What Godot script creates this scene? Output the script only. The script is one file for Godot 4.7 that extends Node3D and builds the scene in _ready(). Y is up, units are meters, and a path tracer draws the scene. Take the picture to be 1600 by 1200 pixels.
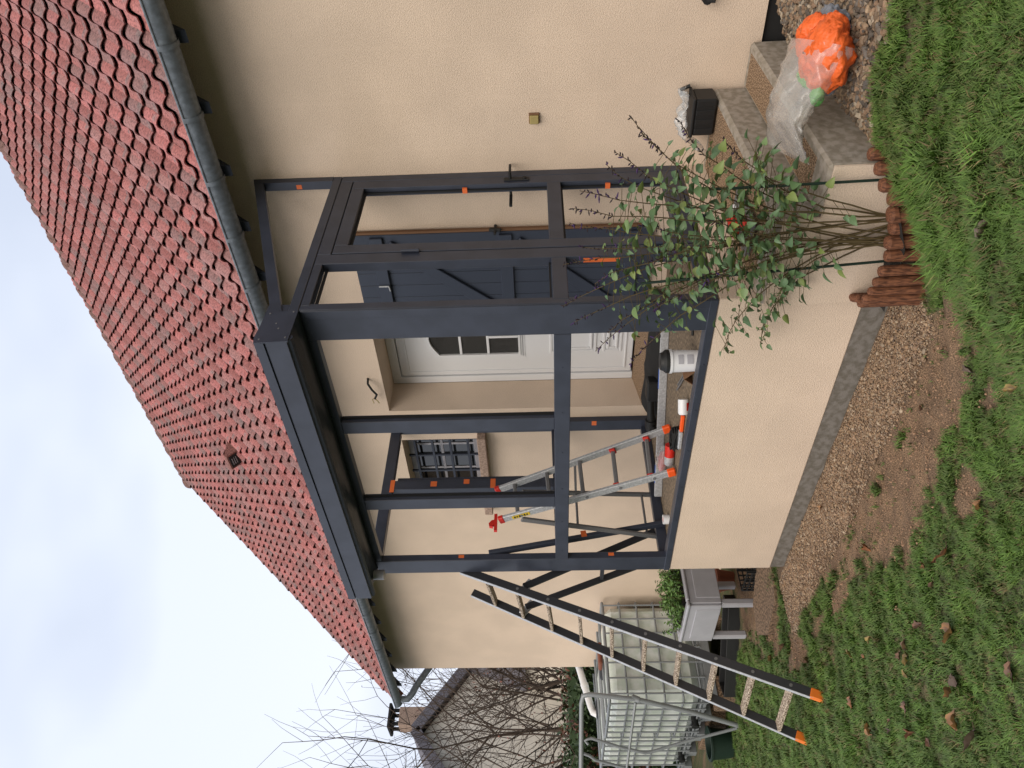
extends Node3D
# A house facade with a new aluminium porch frame, seen by a camera that was held on its side.
# World: x runs along the facade (right +), y up, z out of the facade; the wall face is z = 0.

var M := {}
var used := {}
var rng := RandomNumberGenerator.new()

const RB := Vector3(0, 3.622, 0.377)              # eave line of the tile plane
var RS := Vector3(0, 3.855, -3.624).normalized() # up the slope
var RN := Vector3(0, 3.624, 3.855).normalized()  # out of the slope
const RL := 5.29                                  # slope length
const VERGE := -7.06
const ROOF_RIGHT := 3.3

class MB:
	var v := PackedVector3Array()
	var n := PackedVector3Array()
	var c := PackedColorArray()
	var ix := PackedInt32Array()
	var col := Color(1, 1, 1)
	var xf := Transform3D()
	func tri(a: Vector3, b: Vector3, d: Vector3) -> void:
		var nn := (b - a).cross(d - a).normalized()
		tri_n(a, b, d, nn, nn, nn)
	func tri_n(a: Vector3, b: Vector3, d: Vector3, na: Vector3, nb: Vector3, nd: Vector3) -> void:
		var i := v.size()
		v.push_back(xf * a); v.push_back(xf * b); v.push_back(xf * d)
		n.push_back((xf.basis * na).normalized()); n.push_back((xf.basis * nb).normalized()); n.push_back((xf.basis * nd).normalized())
		c.push_back(col); c.push_back(col); c.push_back(col)
		ix.append_array(PackedInt32Array([i, i + 2, i + 1]))
	func quad(a: Vector3, b: Vector3, d: Vector3, e: Vector3) -> void:
		var nn := (b - a).cross(d - a)
		if nn.length_squared() < 1e-16:
			nn = (d - a).cross(e - a)
		nn = nn.normalized()
		var i := v.size()
		for q in [a, b, d, e]:
			v.push_back(xf * q); n.push_back((xf.basis * nn).normalized()); c.push_back(col)
		ix.append_array(PackedInt32Array([i, i + 2, i + 1, i, i + 3, i + 2]))
	func quad_out(a: Vector3, b: Vector3, d: Vector3, e: Vector3, ctr: Vector3) -> void:
		var nn := (b - a).cross(d - a)
		if nn.dot((a + b + d + e) * 0.25 - ctr) < 0.0:
			quad(a, e, d, b)
		else:
			quad(a, b, d, e)
	func box(a: Vector3, b: Vector3, bev := 0.0) -> void:
		var ctr := (a + b) * 0.5
		var h := (b - a).abs() * 0.5
		if bev <= 0.0:
			for ax in 3:
				for s in [-1.0, 1.0]:
					var q := []
					for t in [[-1.0, -1.0], [1.0, -1.0], [1.0, 1.0], [-1.0, 1.0]]:
						var p := Vector3.ZERO
						p[ax] = s * h[ax]; p[(ax + 1) % 3] = t[0] * h[(ax + 1) % 3]; p[(ax + 2) % 3] = t[1] * h[(ax + 2) % 3]
						q.append(ctr + p)
					quad_out(q[0], q[1], q[2], q[3], ctr)
			return
		bev = minf(bev, minf(h.x, minf(h.y, h.z)) * 0.9)
		var P := func(s: Vector3, ax: int) -> Vector3:
			var hh := h - Vector3(bev, bev, bev)
			hh[ax] = h[ax]
			return ctr + s * hh
		for ax in 3:
			var j := (ax + 1) % 3
			var k := (ax + 2) % 3
			for s in [-1.0, 1.0]:
				var q := []
				for t in [[-1.0, -1.0], [1.0, -1.0], [1.0, 1.0], [-1.0, 1.0]]:
					var sg := Vector3.ZERO
					sg[ax] = s; sg[j] = t[0]; sg[k] = t[1]
					q.append(P.call(sg, ax))
				quad_out(q[0], q[1], q[2], q[3], ctr)
				for s2 in [-1.0, 1.0]:
					var a1 := Vector3.ZERO
					a1[ax] = s; a1[j] = s2; a1[k] = -1.0
					var a2 := a1
					a2[k] = 1.0
					quad_out(P.call(a1, ax), P.call(a2, ax), P.call(a2, j), P.call(a1, j), ctr)
		for sx in [-1.0, 1.0]:
			for sy in [-1.0, 1.0]:
				for sz in [-1.0, 1.0]:
					var sg := Vector3(sx, sy, sz)
					var p0: Vector3 = P.call(sg, 0)
					var p1: Vector3 = P.call(sg, 1)
					var p2: Vector3 = P.call(sg, 2)
					if (p1 - p0).cross(p2 - p0).dot(p0 - ctr) < 0.0:
						tri(p0, p2, p1)
					else:
						tri(p0, p1, p2)
	func bar(p: Vector3, q: Vector3, w: float, t: float, up := Vector3.UP, bev := 0.0) -> void:
		# a beam from p to q: w across, t along the given up
		var d := q - p
		var len := d.length()
		var zz := d / len
		var xx := up.cross(zz).normalized()
		var yy := zz.cross(xx)
		var keep := xf
		xf = keep * Transform3D(Basis(xx, yy, zz), (p + q) * 0.5)
		box(Vector3(-w, -t, -len) * 0.5, Vector3(w, t, len) * 0.5, bev)
		xf = keep
	func tube(pts: Array, rads: Array, sides := 8, caps := true) -> void:
		var m := pts.size()
		var up := Vector3.UP
		var rings := []
		var nrm := []
		var d0: Vector3 = (pts[1] - pts[0]).normalized()
		if absf(d0.dot(up)) > 0.9:
			up = Vector3.RIGHT
		var xx := up.cross(d0).normalized()
		for i in m:
			var d: Vector3
			if i == 0:
				d = pts[1] - pts[0]
			elif i == m - 1:
				d = pts[m - 1] - pts[m - 2]
			else:
				d = (pts[i + 1] - pts[i]).normalized() + (pts[i] - pts[i - 1]).normalized()
			d = d.normalized()
			xx = (xx - d * xx.dot(d)).normalized()
			var yy := d.cross(xx)
			var r: float = rads[mini(i, rads.size() - 1)]
			var ring := []
			var rn := []
			for k in sides:
				var a := TAU * k / sides
				var o := xx * cos(a) + yy * sin(a)
				ring.append(pts[i] + o * r); rn.append(o)
			rings.append(ring); nrm.append(rn)
		var base := v.size()
		for i in m:
			for k in sides:
				v.push_back(xf * rings[i][k]); n.push_back((xf.basis * nrm[i][k]).normalized()); c.push_back(col)
		for i in m - 1:
			for k in sides:
				var k2 := (k + 1) % sides
				var a := base + i * sides + k
				var b := base + i * sides + k2
				ix.append_array(PackedInt32Array([a, a + sides, b, b, a + sides, b + sides]))
		if caps:
			for e in [0, m - 1]:
				for k in range(1, sides - 1):
					if e == 0:
						tri(rings[e][0], rings[e][k + 1], rings[e][k])
					else:
						tri(rings[e][0], rings[e][k], rings[e][k + 1])
	func prism(poly: PackedVector2Array, ax: int, a: float, b: float) -> void:
		# polygon in the plane of the other two axes (y,z for x; x,z for y; x,y for z), swept from a to b
		var P := func(q: Vector2, t: float) -> Vector3:
			if ax == 0:
				return Vector3(t, q.y, q.x)
			if ax == 1:
				return Vector3(q.x, t, q.y)
			return Vector3(q.x, q.y, t)
		var tr := Geometry2D.triangulate_polygon(poly)
		for e in [a, b]:
			var dir := Vector3.ZERO
			dir[ax] = signf(e - (a + b) * 0.5)
			for i in range(0, tr.size(), 3):
				var p0: Vector3 = P.call(poly[tr[i]], e)
				var p1: Vector3 = P.call(poly[tr[i + 1]], e)
				var p2: Vector3 = P.call(poly[tr[i + 2]], e)
				if (p1 - p0).cross(p2 - p0).dot(dir) < 0.0:
					tri(p0, p2, p1)
				else:
					tri(p0, p1, p2)
		var m := poly.size()
		for i in m:
			var q0 := poly[i]
			var q1 := poly[(i + 1) % m]
			var mid := (q0 + q1) * 0.5
			var nn := Vector2(q1.y - q0.y, q0.x - q1.x).normalized()
			if Geometry2D.is_point_in_polygon(mid + nn * 0.0005, poly):
				nn = -nn
			var out: Vector3 = P.call(nn, 0.0)
			var w0: Vector3 = P.call(q0, a)
			var w1: Vector3 = P.call(q1, a)
			var w2: Vector3 = P.call(q1, b)
			var w3: Vector3 = P.call(q0, b)
			if (w1 - w0).cross(w2 - w0).dot(out) < 0.0:
				quad(w0, w3, w2, w1)
			else:
				quad(w0, w1, w2, w3)
	func lathe(prof: Array, sides := 20) -> void:
		# profile of Vector2(radius, height) round the y axis
		var m := prof.size()
		for i in m - 1:
			var a: Vector2 = prof[i]
			var b: Vector2 = prof[i + 1]
			var sl := Vector2(b.y - a.y, a.x - b.x).normalized()
			for k in sides:
				var t0 := TAU * k / sides
				var t1 := TAU * (k + 1) / sides
				var d0 := Vector3(cos(t0), 0, sin(t0))
				var d1 := Vector3(cos(t1), 0, sin(t1))
				var n0 := d0 * sl.x + Vector3.UP * sl.y
				var n1 := d1 * sl.x + Vector3.UP * sl.y
				var p0 := d0 * a.x + Vector3.UP * a.y
				var p1 := d1 * a.x + Vector3.UP * a.y
				var p2 := d1 * b.x + Vector3.UP * b.y
				var p3 := d0 * b.x + Vector3.UP * b.y
				if a.x > 1e-5:
					tri_n(p0, p2, p1, n0, n1, n1)
				if b.x > 1e-5:
					tri_n(p0, p3, p2, n0, n0, n1)
	func grid(pts: Array, closed_u := false) -> void:
		# rows of points, smooth normals
		var r := pts.size()
		var q: int = pts[0].size()
		var base := v.size()
		for i in r:
			for j in q:
				var jl: int = (j - 1 + q) % q if closed_u else maxi(j - 1, 0)
				var jr: int = (j + 1) % q if closed_u else mini(j + 1, q - 1)
				var du: Vector3 = pts[i][jr] - pts[i][jl]
				var dv: Vector3 = pts[mini(i + 1, r - 1)][j] - pts[maxi(i - 1, 0)][j]
				var nn := dv.cross(du)
				nn = Vector3.UP if nn.length_squared() < 1e-14 else nn.normalized()
				v.push_back(xf * pts[i][j]); n.push_back((xf.basis * nn).normalized()); c.push_back(col)
		for i in r - 1:
			for j in (q if closed_u else q - 1):
				var j2 := (j + 1) % q
				var a := base + i * q + j
				var b := base + i * q + j2
				ix.append_array(PackedInt32Array([a, b, a + q, b, b + q, a + q]))
	func commit() -> ArrayMesh:
		var arr := []
		arr.resize(Mesh.ARRAY_MAX)
		arr[Mesh.ARRAY_VERTEX] = v
		arr[Mesh.ARRAY_NORMAL] = n
		arr[Mesh.ARRAY_COLOR] = c
		arr[Mesh.ARRAY_INDEX] = ix
		var m := ArrayMesh.new()
		m.add_surface_from_arrays(Mesh.PRIMITIVE_TRIANGLES, arr)
		return m

# ---------------------------------------------------------------- helpers
func numbered(parent: Node, called: String) -> String:
	var key := "%d/%s" % [parent.get_instance_id(), called]
	var k: int = used.get(key, 0)
	used[key] = k + 1
	return called if k == 0 else "%s_%03d" % [called, k]

func thing(called: String, label: String, category: String, at := Vector3.ZERO, group := "") -> Node3D:
	var o := Node3D.new()
	o.name = numbered(self, called)
	add_child(o)
	o.position = at
	tag(o, label, category, group)
	return o

func tag(o: Node, label: String, category: String, group := "", kind := "") -> void:
	if label: o.set_meta("label", label)
	if category: o.set_meta("category", category)
	if group: o.set_meta("group", group)
	if kind: o.set_meta("kind", kind)

func mesh_node(parent: Node, called: String, mesh: Mesh, mat: Material) -> MeshInstance3D:
	var o := MeshInstance3D.new()
	o.name = numbered(parent, called)
	o.mesh = mesh
	o.material_override = mat
	parent.add_child(o)
	return o

func part(parent: Node, called: String, mb: MB, mat: Material, label := "") -> MeshInstance3D:
	var o := mesh_node(parent, called, mb.commit(), mat)
	if label: o.set_meta("label", label)
	return o

func boxpart(parent: Node, called: String, a: Vector3, b: Vector3, mat: Material, bev := 0.003) -> MeshInstance3D:
	var mb := MB.new()
	mb.box(a, b, bev)
	return part(parent, called, mb, mat)

func scatter(parent: Node, called: String, mesh: Mesh, mat: Material, xfs: Array, cols: Array) -> MultiMeshInstance3D:
	var mm := MultiMesh.new()
	mm.transform_format = MultiMesh.TRANSFORM_3D
	mm.use_colors = true
	mm.mesh = mesh
	mm.instance_count = xfs.size()
	for i in xfs.size():
		mm.set_instance_transform(i, xfs[i])
		mm.set_instance_color(i, cols[i])
	var o := MultiMeshInstance3D.new()
	o.name = numbered(parent, called)
	o.multimesh = mm
	o.material_override = mat
	parent.add_child(o)
	o.set_meta("kind", "stuff")
	return o

func noise_image(sd: int, freq: float, oct: int, size := 512, type := FastNoiseLite.TYPE_SIMPLEX_SMOOTH) -> Image:
	var f := FastNoiseLite.new()
	f.seed = sd
	f.noise_type = type
	f.frequency = freq
	f.fractal_octaves = oct
	f.fractal_type = FastNoiseLite.FRACTAL_FBM if oct > 1 else FastNoiseLite.FRACTAL_NONE
	var im := f.get_seamless_image(size, size)
	im.convert(Image.FORMAT_RGB8)
	return im

func ramp_tex(im: Image, stops: Array) -> ImageTexture:
	# stops: [position, Color] pairs, colours sRGB
	var g := Gradient.new()
	g.offsets = PackedFloat32Array(stops.map(func(s): return s[0]))
	g.colors = PackedColorArray(stops.map(func(s): return s[1]))
	var lut := []
	for i in 256:
		var q := g.sample(i / 255.0)
		lut.append([q.r8, q.g8, q.b8])
	var d := im.get_data()
	for i in range(0, d.size(), 3):
		var l: Array = lut[d[i]]
		d[i] = l[0]; d[i + 1] = l[1]; d[i + 2] = l[2]
	return ImageTexture.create_from_image(Image.create_from_data(im.get_width(), im.get_height(), false, Image.FORMAT_RGB8, d))

func normal_tex(im: Image, strength: float) -> ImageTexture:
	var q: Image = im.duplicate()
	q.bump_map_to_normal_map(strength)
	return ImageTexture.create_from_image(q)

func mat(srgb: Color, rough: float, metal := 0.0, spec := 0.5) -> StandardMaterial3D:
	var m := StandardMaterial3D.new()
	m.albedo_color = srgb
	m.roughness = rough
	m.metallic = metal
	m.metallic_specular = spec
	return m

func textured(srgb: Color, rough: float, tex: Texture2D, nrm: Texture2D, metres: float, nscale := 1.0) -> StandardMaterial3D:
	var m := mat(srgb, rough)
	m.uv1_triplanar = true
	m.uv1_world_triplanar = true
	m.uv1_scale = Vector3.ONE / metres
	if tex: m.albedo_texture = tex
	if nrm:
		m.normal_enabled = true
		m.normal_texture = nrm
		m.normal_scale = nscale
	return m

func vcol(rough: float, tex: Texture2D = null, metres := 1.0) -> StandardMaterial3D:
	var m := textured(Color.WHITE, rough, tex, null, metres)
	if tex == null:
		m.uv1_triplanar = false
	m.vertex_color_use_as_albedo = true
	return m

func g3(v: float, a := 1.0) -> Color:
	return Color(v, v, v, a)

func ground_y(x: float, z: float) -> float:
	var h := 0.0
	if x < -2.5:
		h = maxf(0.05 * (x + 2.5), -0.4)
	elif x < 0.0:
		h = -0.016 * (x + 2.5)
	else:
		h = -0.04 + 0.37 * smoothstep(0.15, 1.1, x) * lerpf(1.0, 0.7, smoothstep(1.8, 4.5, z))
	if x > 0.6 and z < 1.36:
		h += 0.09 * clampf((1.36 - z) / 1.36, 0.0, 1.0) * smoothstep(0.6, 0.8, x)
	return h

var wob := FastNoiseLite.new()
func n2(x: float, z: float, f: float) -> float:
	return wob.get_noise_2d(x * f, z * f)

func gravel_strip(x: float, z: float) -> float:
	# the shingle strip along the terrace, 0..1
	var edge := 1.82 + 0.03 * n2(x, 3.0, 180.0)
	var lx := -2.72 + 0.1 * maxf(0.0, 1.6 - z)
	var a := smoothstep(edge + 0.02, edge - 0.03, z) * smoothstep(lx - 0.03, lx + 0.03, x + 0.5 * maxf(0.0, z - 1.74))
	return a * smoothstep(0.2, 0.1, x) * (1.0 if z > 1.3 else 0.0)

func gravel_right(x: float, z: float) -> float:
	var edge := 1.31 + 0.04 * n2(x, 9.0, 150.0)
	return smoothstep(edge + 0.02, edge - 0.04, z) * (1.0 if x > 0.7 else 0.0)

func mud(x: float, z: float) -> float:
	var d := 0.0
	for b in [[-0.1, 2.0, 0.42, 0.2], [-0.65, 2.1, 0.55, 0.26], [0.2, 1.95, 0.25, 0.2], [-1.2, 1.98, 0.45, 0.13], [0.24, 2.3, 0.1, 0.08], [0.42, 2.05, 0.09, 0.06], [-2.75, 1.9, 0.3, 0.14], [-3.15, 1.5, 0.3, 0.25], [-1.75, 2.05, 0.22, 0.08], [-3.6, 0.8, 0.7, 0.6], [-2.15, 2.0, 0.2, 0.06], [-0.2, 2.45, 0.1, 0.09], [1.05, 1.75, 0.12, 0.05]]:
		var q := Vector2((x - b[0]) / b[2], (z - b[1]) / b[3]).length()
		d = maxf(d, 1.25 - q)
	if x > -1.9 and x < 0.25: d = maxf(d, 1.15 - absf(z - 1.84) / 0.1)
	d += 0.55 * n2(x, z, 420.0) + 0.35 * n2(x, z, 1300.0)
	return smoothstep(0.1, 0.45, d)

# ---------------------------------------------------------------- the scene
func _ready() -> void:
	rng.seed = 7
	wob.seed = 11
	wob.frequency = 0.01
	wob.fractal_octaves = 3
	setup_camera_and_light()
	make_materials()
	build_ground()
	build_house()
	build_roof()
	build_terrace()
	build_porch()
	build_steps()
	build_background()
	build_planter()
	build_stuff_left()
	build_ladders()
	build_porch_items()
	build_step_items()
	build_grass_and_leaves()

func setup_camera_and_light() -> void:
	var cam := Camera3D.new()
	cam.name = "camera"
	add_child(cam)
	var yaw := 0.777
	var pitch := 0.038
	var roll := -0.0241
	var fwd := Vector3(-sin(yaw) * cos(pitch), sin(pitch), -cos(yaw) * cos(pitch))
	var rt := Vector3(cos(yaw), 0, -sin(yaw))
	var up := rt.cross(fwd)
	var r2 := rt * cos(roll) + up * sin(roll)
	var u2 := up * cos(roll) - rt * sin(roll)
	# the photographer's phone lay on its side: the world's up is the picture's left
	cam.transform = Transform3D(Basis(-u2, r2, -fwd), Vector3(2.4526, 1.7372, 4.4302))
	cam.fov = rad_to_deg(2.0 * atan(600.0 / 1198.0))
	cam.near = 0.05
	cam.far = 400.0
	cam.current = true
	var env := Environment.new()
	env.background_mode = Environment.BG_SKY
	env.tonemap_mode = Environment.TONE_MAPPER_LINEAR
	env.tonemap_exposure = 1.5
	env.sdfgi_enabled = true
	env.ssao_enabled = true
	env.ssil_enabled = true
	var sky := Sky.new()
	var sm := ProceduralSkyMaterial.new()
	sm.sky_top_color = Color(0.70, 0.737, 0.805)
	sm.sky_horizon_color = Color(0.79, 0.81, 0.86)
	sm.sky_curve = 0.18
	sm.ground_bottom_color = Color(0.22, 0.25, 0.17)
	sm.ground_horizon_color = Color(0.6, 0.63, 0.63)
	sm.ground_curve = 0.05
	sm.sun_angle_max = 1.0
	sm.energy_multiplier = 1.0
	var cl := noise_image(5, 0.009, 5, 512)
	sm.sky_cover = ramp_tex(cl, [[0.0, Color(0, 0, 0)], [0.38, Color(0.04, 0.04, 0.045)], [0.52, Color(0.25, 0.245, 0.235)], [0.68, Color(0.39, 0.38, 0.36)]])
	sm.sky_cover_modulate = Color(1, 1, 1, 1)
	sky.sky_material = sm
	env.sky = sky
	var we := WorldEnvironment.new()
	we.name = "world_environment"
	we.environment = env
	add_child(we)
	var sun := DirectionalLight3D.new()
	sun.name = "sun"
	sun.light_energy = 0.5
	sun.light_color = Color(1.0, 0.965, 0.92)
	sun.light_angular_distance = 50.0
	sun.shadow_enabled = true
	add_child(sun)
	# high, diffuse sun behind cloud, from the front and a little from the right
	sun.look_at_from_position(Vector3(3.0, 7.0, 6.5), Vector3.ZERO, Vector3.UP)

func make_materials() -> void:
	var fine := noise_image(21, 0.11, 3)
	var mid := noise_image(22, 0.03, 4)
	var big := noise_image(23, 0.008, 5)
	var grainy := noise_image(24, 0.25, 2)
	var tone := ramp_tex(big, [[0.25, g3(0.965)], [0.75, g3(1.0)]])
	var tone2 := ramp_tex(mid, [[0.25, g3(0.78)], [0.75, g3(1.0)]])
	var crepi := noise_image(25, 0.065, 3)
	M.render = textured(Color(0.865, 0.787, 0.712), 0.93, ramp_tex(crepi, [[0.2, g3(0.93)], [0.65, g3(1.0)]]), normal_tex(crepi, 6.0), 0.31, 0.55)
	M.render.uv2_triplanar = true
	M.render.uv2_scale = Vector3.ONE / 2.7
	M.render.detail_enabled = true
	M.render.detail_uv_layer = BaseMaterial3D.DETAIL_UV_2
	M.render.detail_blend_mode = BaseMaterial3D.BLEND_MODE_MUL
	M.render.detail_albedo = tone
	var patchy := ramp_tex(noise_image(27, 0.02, 5), [[0.25, Color(0.84, 0.83, 0.8)], [0.7, g3(1.0)]])
	M.concrete = textured(Color(0.62, 0.588, 0.55), 0.9, patchy, normal_tex(fine, 2.0), 0.6, 0.4)
	M.darkconcrete = textured(Color(0.47, 0.45, 0.43), 0.9, patchy, normal_tex(fine, 2.0), 0.6, 0.4)
	M.alu = textured(Color(0.21, 0.23, 0.285), 0.42, ramp_tex(noise_image(29, 0.012, 5), [[0.2, g3(0.9)], [0.7, g3(1.0)]]), null, 1.3)
	M.rubber = mat(Color(0.06, 0.065, 0.075), 0.7)
	M.shutter = textured(Color(0.205, 0.235, 0.30), 0.5, ramp_tex(grainy, [[0.2, g3(0.9)], [0.8, g3(1.0)]]), null, 0.4)
	M.bluepaint = mat(Color(0.17, 0.195, 0.25), 0.6)
	M.zinc = textured(Color(0.48, 0.515, 0.56), 0.42, tone2, null, 0.7)
	M.ladder = mat(Color(0.19, 0.195, 0.215), 0.5)
	M.ladderfoot = mat(Color(0.87, 0.45, 0.12), 0.6)
	M.orangecloth = textured(Color(0.90, 0.40, 0.17), 0.5, null, normal_tex(noise_image(38, 0.012, 3), 22.0), 0.35, 1.0)
	M.greycloth = textured(Color(0.46, 0.48, 0.52), 0.8, null, normal_tex(noise_image(38, 0.012, 3), 22.0), 0.35, 1.0)
	M.hedge_core = mat(Color(0.205, 0.275, 0.16), 0.95)
	M.tape = mat(Color(0.86, 0.42, 0.2), 0.55)
	M.white = mat(Color(0.86, 0.865, 0.88), 0.35)
	M.whitedull = textured(Color(0.66, 0.66, 0.69), 0.45, tone, null, 0.8)
	M.gap = mat(Color(0.1, 0.1, 0.11), 0.8)
	M.glassdark = mat(Color(0.1, 0.11, 0.12), 0.08, 0.0, 0.6)
	M.obscure = textured(Color(0.27, 0.27, 0.27), 0.25, ramp_tex(grainy, [[0.3, g3(0.5)], [0.7, g3(1.0)]]), normal_tex(grainy, 6.0), 0.25, 1.0)
	M.steel = textured(Color(0.78, 0.79, 0.81), 0.33, ramp_tex(mid, [[0.3, g3(0.86)], [0.7, g3(1.0)]]), null, 0.3)
	M.steel.metallic = 0.3
	M.galv = textured(Color(0.60, 0.62, 0.64), 0.5, ramp_tex(fine, [[0.3, g3(0.75)], [0.7, g3(1.0)]]), null, 0.3)
	M.galv.metallic = 0.2
	M.darksteel = textured(Color(0.52, 0.52, 0.53), 0.5, ramp_tex(fine, [[0.3, g3(0.7)], [0.7, g3(1.0)]]), null, 0.3)
	M.darksteel.metallic = 0.25
	M.red = mat(Color(0.78, 0.14, 0.09), 0.45)
	M.orange = mat(Color(0.93, 0.35, 0.1), 0.5)
	M.black = mat(Color(0.085, 0.088, 0.095), 0.55)
	M.blackmatt = mat(Color(0.10, 0.10, 0.105), 0.85)
	M.yellow = mat(Color(0.85, 0.72, 0.12), 0.5)
	M.green = mat(Color(0.42, 0.68, 0.38), 0.6)
	M.blue = mat(Color(0.12, 0.35, 0.72), 0.45)
	M.terracotta = mat(Color(0.47, 0.27, 0.20), 0.85)
	M.cardboard = mat(Color(0.45, 0.33, 0.24), 0.9)
	M.brass = mat(Color(0.62, 0.56, 0.36), 0.5)
	var grain := noise_image(31, 0.02, 4)
	M.log = textured(Color(0.50, 0.32, 0.22), 0.8, ramp_tex(mid, [[0.25, Color(0.55, 0.5, 0.48)], [0.6, g3(1.0)]]), normal_tex(mid, 2.0), 0.3, 0.4)
	M.log.uv1_scale = Vector3(1.0 / 0.16, 1.0 / 0.9, 1.0 / 0.16)
	M.rung = textured(Color(0.80, 0.75, 0.69), 0.8, ramp_tex(noise_image(33, 0.022, 4), [[0.38, Color(0.42, 0.36, 0.33)], [0.5, Color(0.9, 0.88, 0.85)], [0.7, g3(1.0)]]), null, 0.22)
	M.aggregate = textured(Color(0.70, 0.60, 0.50), 0.92, ramp_tex(noise_image(34, 0.06, 3), [[0.3, Color(0.42, 0.38, 0.36)], [0.5, Color(0.8, 0.76, 0.7)], [0.72, g3(1.0)]]), normal_tex(noise_image(34, 0.06, 3), 9.0), 0.34, 1.0)
	M.floor = textured(Color(0.56, 0.49, 0.41), 0.9, ramp_tex(mid, [[0.25, g3(0.7)], [0.75, g3(1.0)]]), normal_tex(fine, 2.5), 0.45, 0.5)
	M.stone_sill = textured(Color(0.70, 0.60, 0.54), 0.9, tone2, null, 0.5)
	M.stone = textured(Color(0.56, 0.46, 0.37), 0.9, ramp_tex(mid, [[0.25, g3(0.55)], [0.65, g3(1.0)]]), normal_tex(mid, 5.0), 0.4, 0.7)
	M.tile = vcol(0.82, ramp_tex(noise_image(35, 0.045, 4), [[0.26, Color(0.55, 0.56, 0.58)], [0.42, Color(0.86, 0.85, 0.86)], [0.6, g3(0.97)], [0.8, g3(1.0)]]), 0.43)
	M.soil = vcol(0.95, ramp_tex(noise_image(36, 0.06, 4), [[0.25, g3(0.55)], [0.75, g3(1.0)]]), 0.3)
	M.soil.normal_enabled = true
	M.soil.normal_texture = normal_tex(noise_image(37, 0.05, 5), 9.0)
	M.soil.normal_scale = 1.0
	M.pebble = vcol(0.7)
	M.grass = vcol(0.6)
	M.grass.backlight_enabled = true
	M.grass.backlight = Color(0.26, 0.34, 0.12)
	M.leaf = vcol(0.5)
	M.leaf.backlight_enabled = true
	M.leaf.backlight = Color(0.16, 0.22, 0.07)
	M.twig = mat(Color(0.30, 0.25, 0.215), 0.9)
	M.stem = mat(Color(0.32, 0.27, 0.16), 0.8)
	M.stake = mat(Color(0.09, 0.17, 0.14), 0.5)
	M.flower = mat(Color(0.23, 0.13, 0.33), 0.7)
	M.dryflower = mat(Color(0.16, 0.11, 0.14), 0.85)
	M.tank = textured(Color(0.88, 0.90, 0.89), 0.4, ramp_tex(noise_image(28, 0.012, 5), [[0.3, Color(0.9, 0.925, 0.89)], [0.7, g3(1.0)]]), null, 1.1)
	M.far_wall = textured(Color(0.86, 0.83, 0.79), 0.95, tone, null, 3.0)
	M.far_roof = textured(Color(0.45, 0.44, 0.48), 0.9, tone2, null, 1.0)
	M.film = mat(Color(0.86, 0.88, 0.9, 0.34), 0.15)
	M.film.transparency = BaseMaterial3D.TRANSPARENCY_ALPHA
	M.bag = mat(Color(0.87, 0.88, 0.88, 0.23), 0.2)
	M.bag.transparency = BaseMaterial3D.TRANSPARENCY_ALPHA

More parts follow.
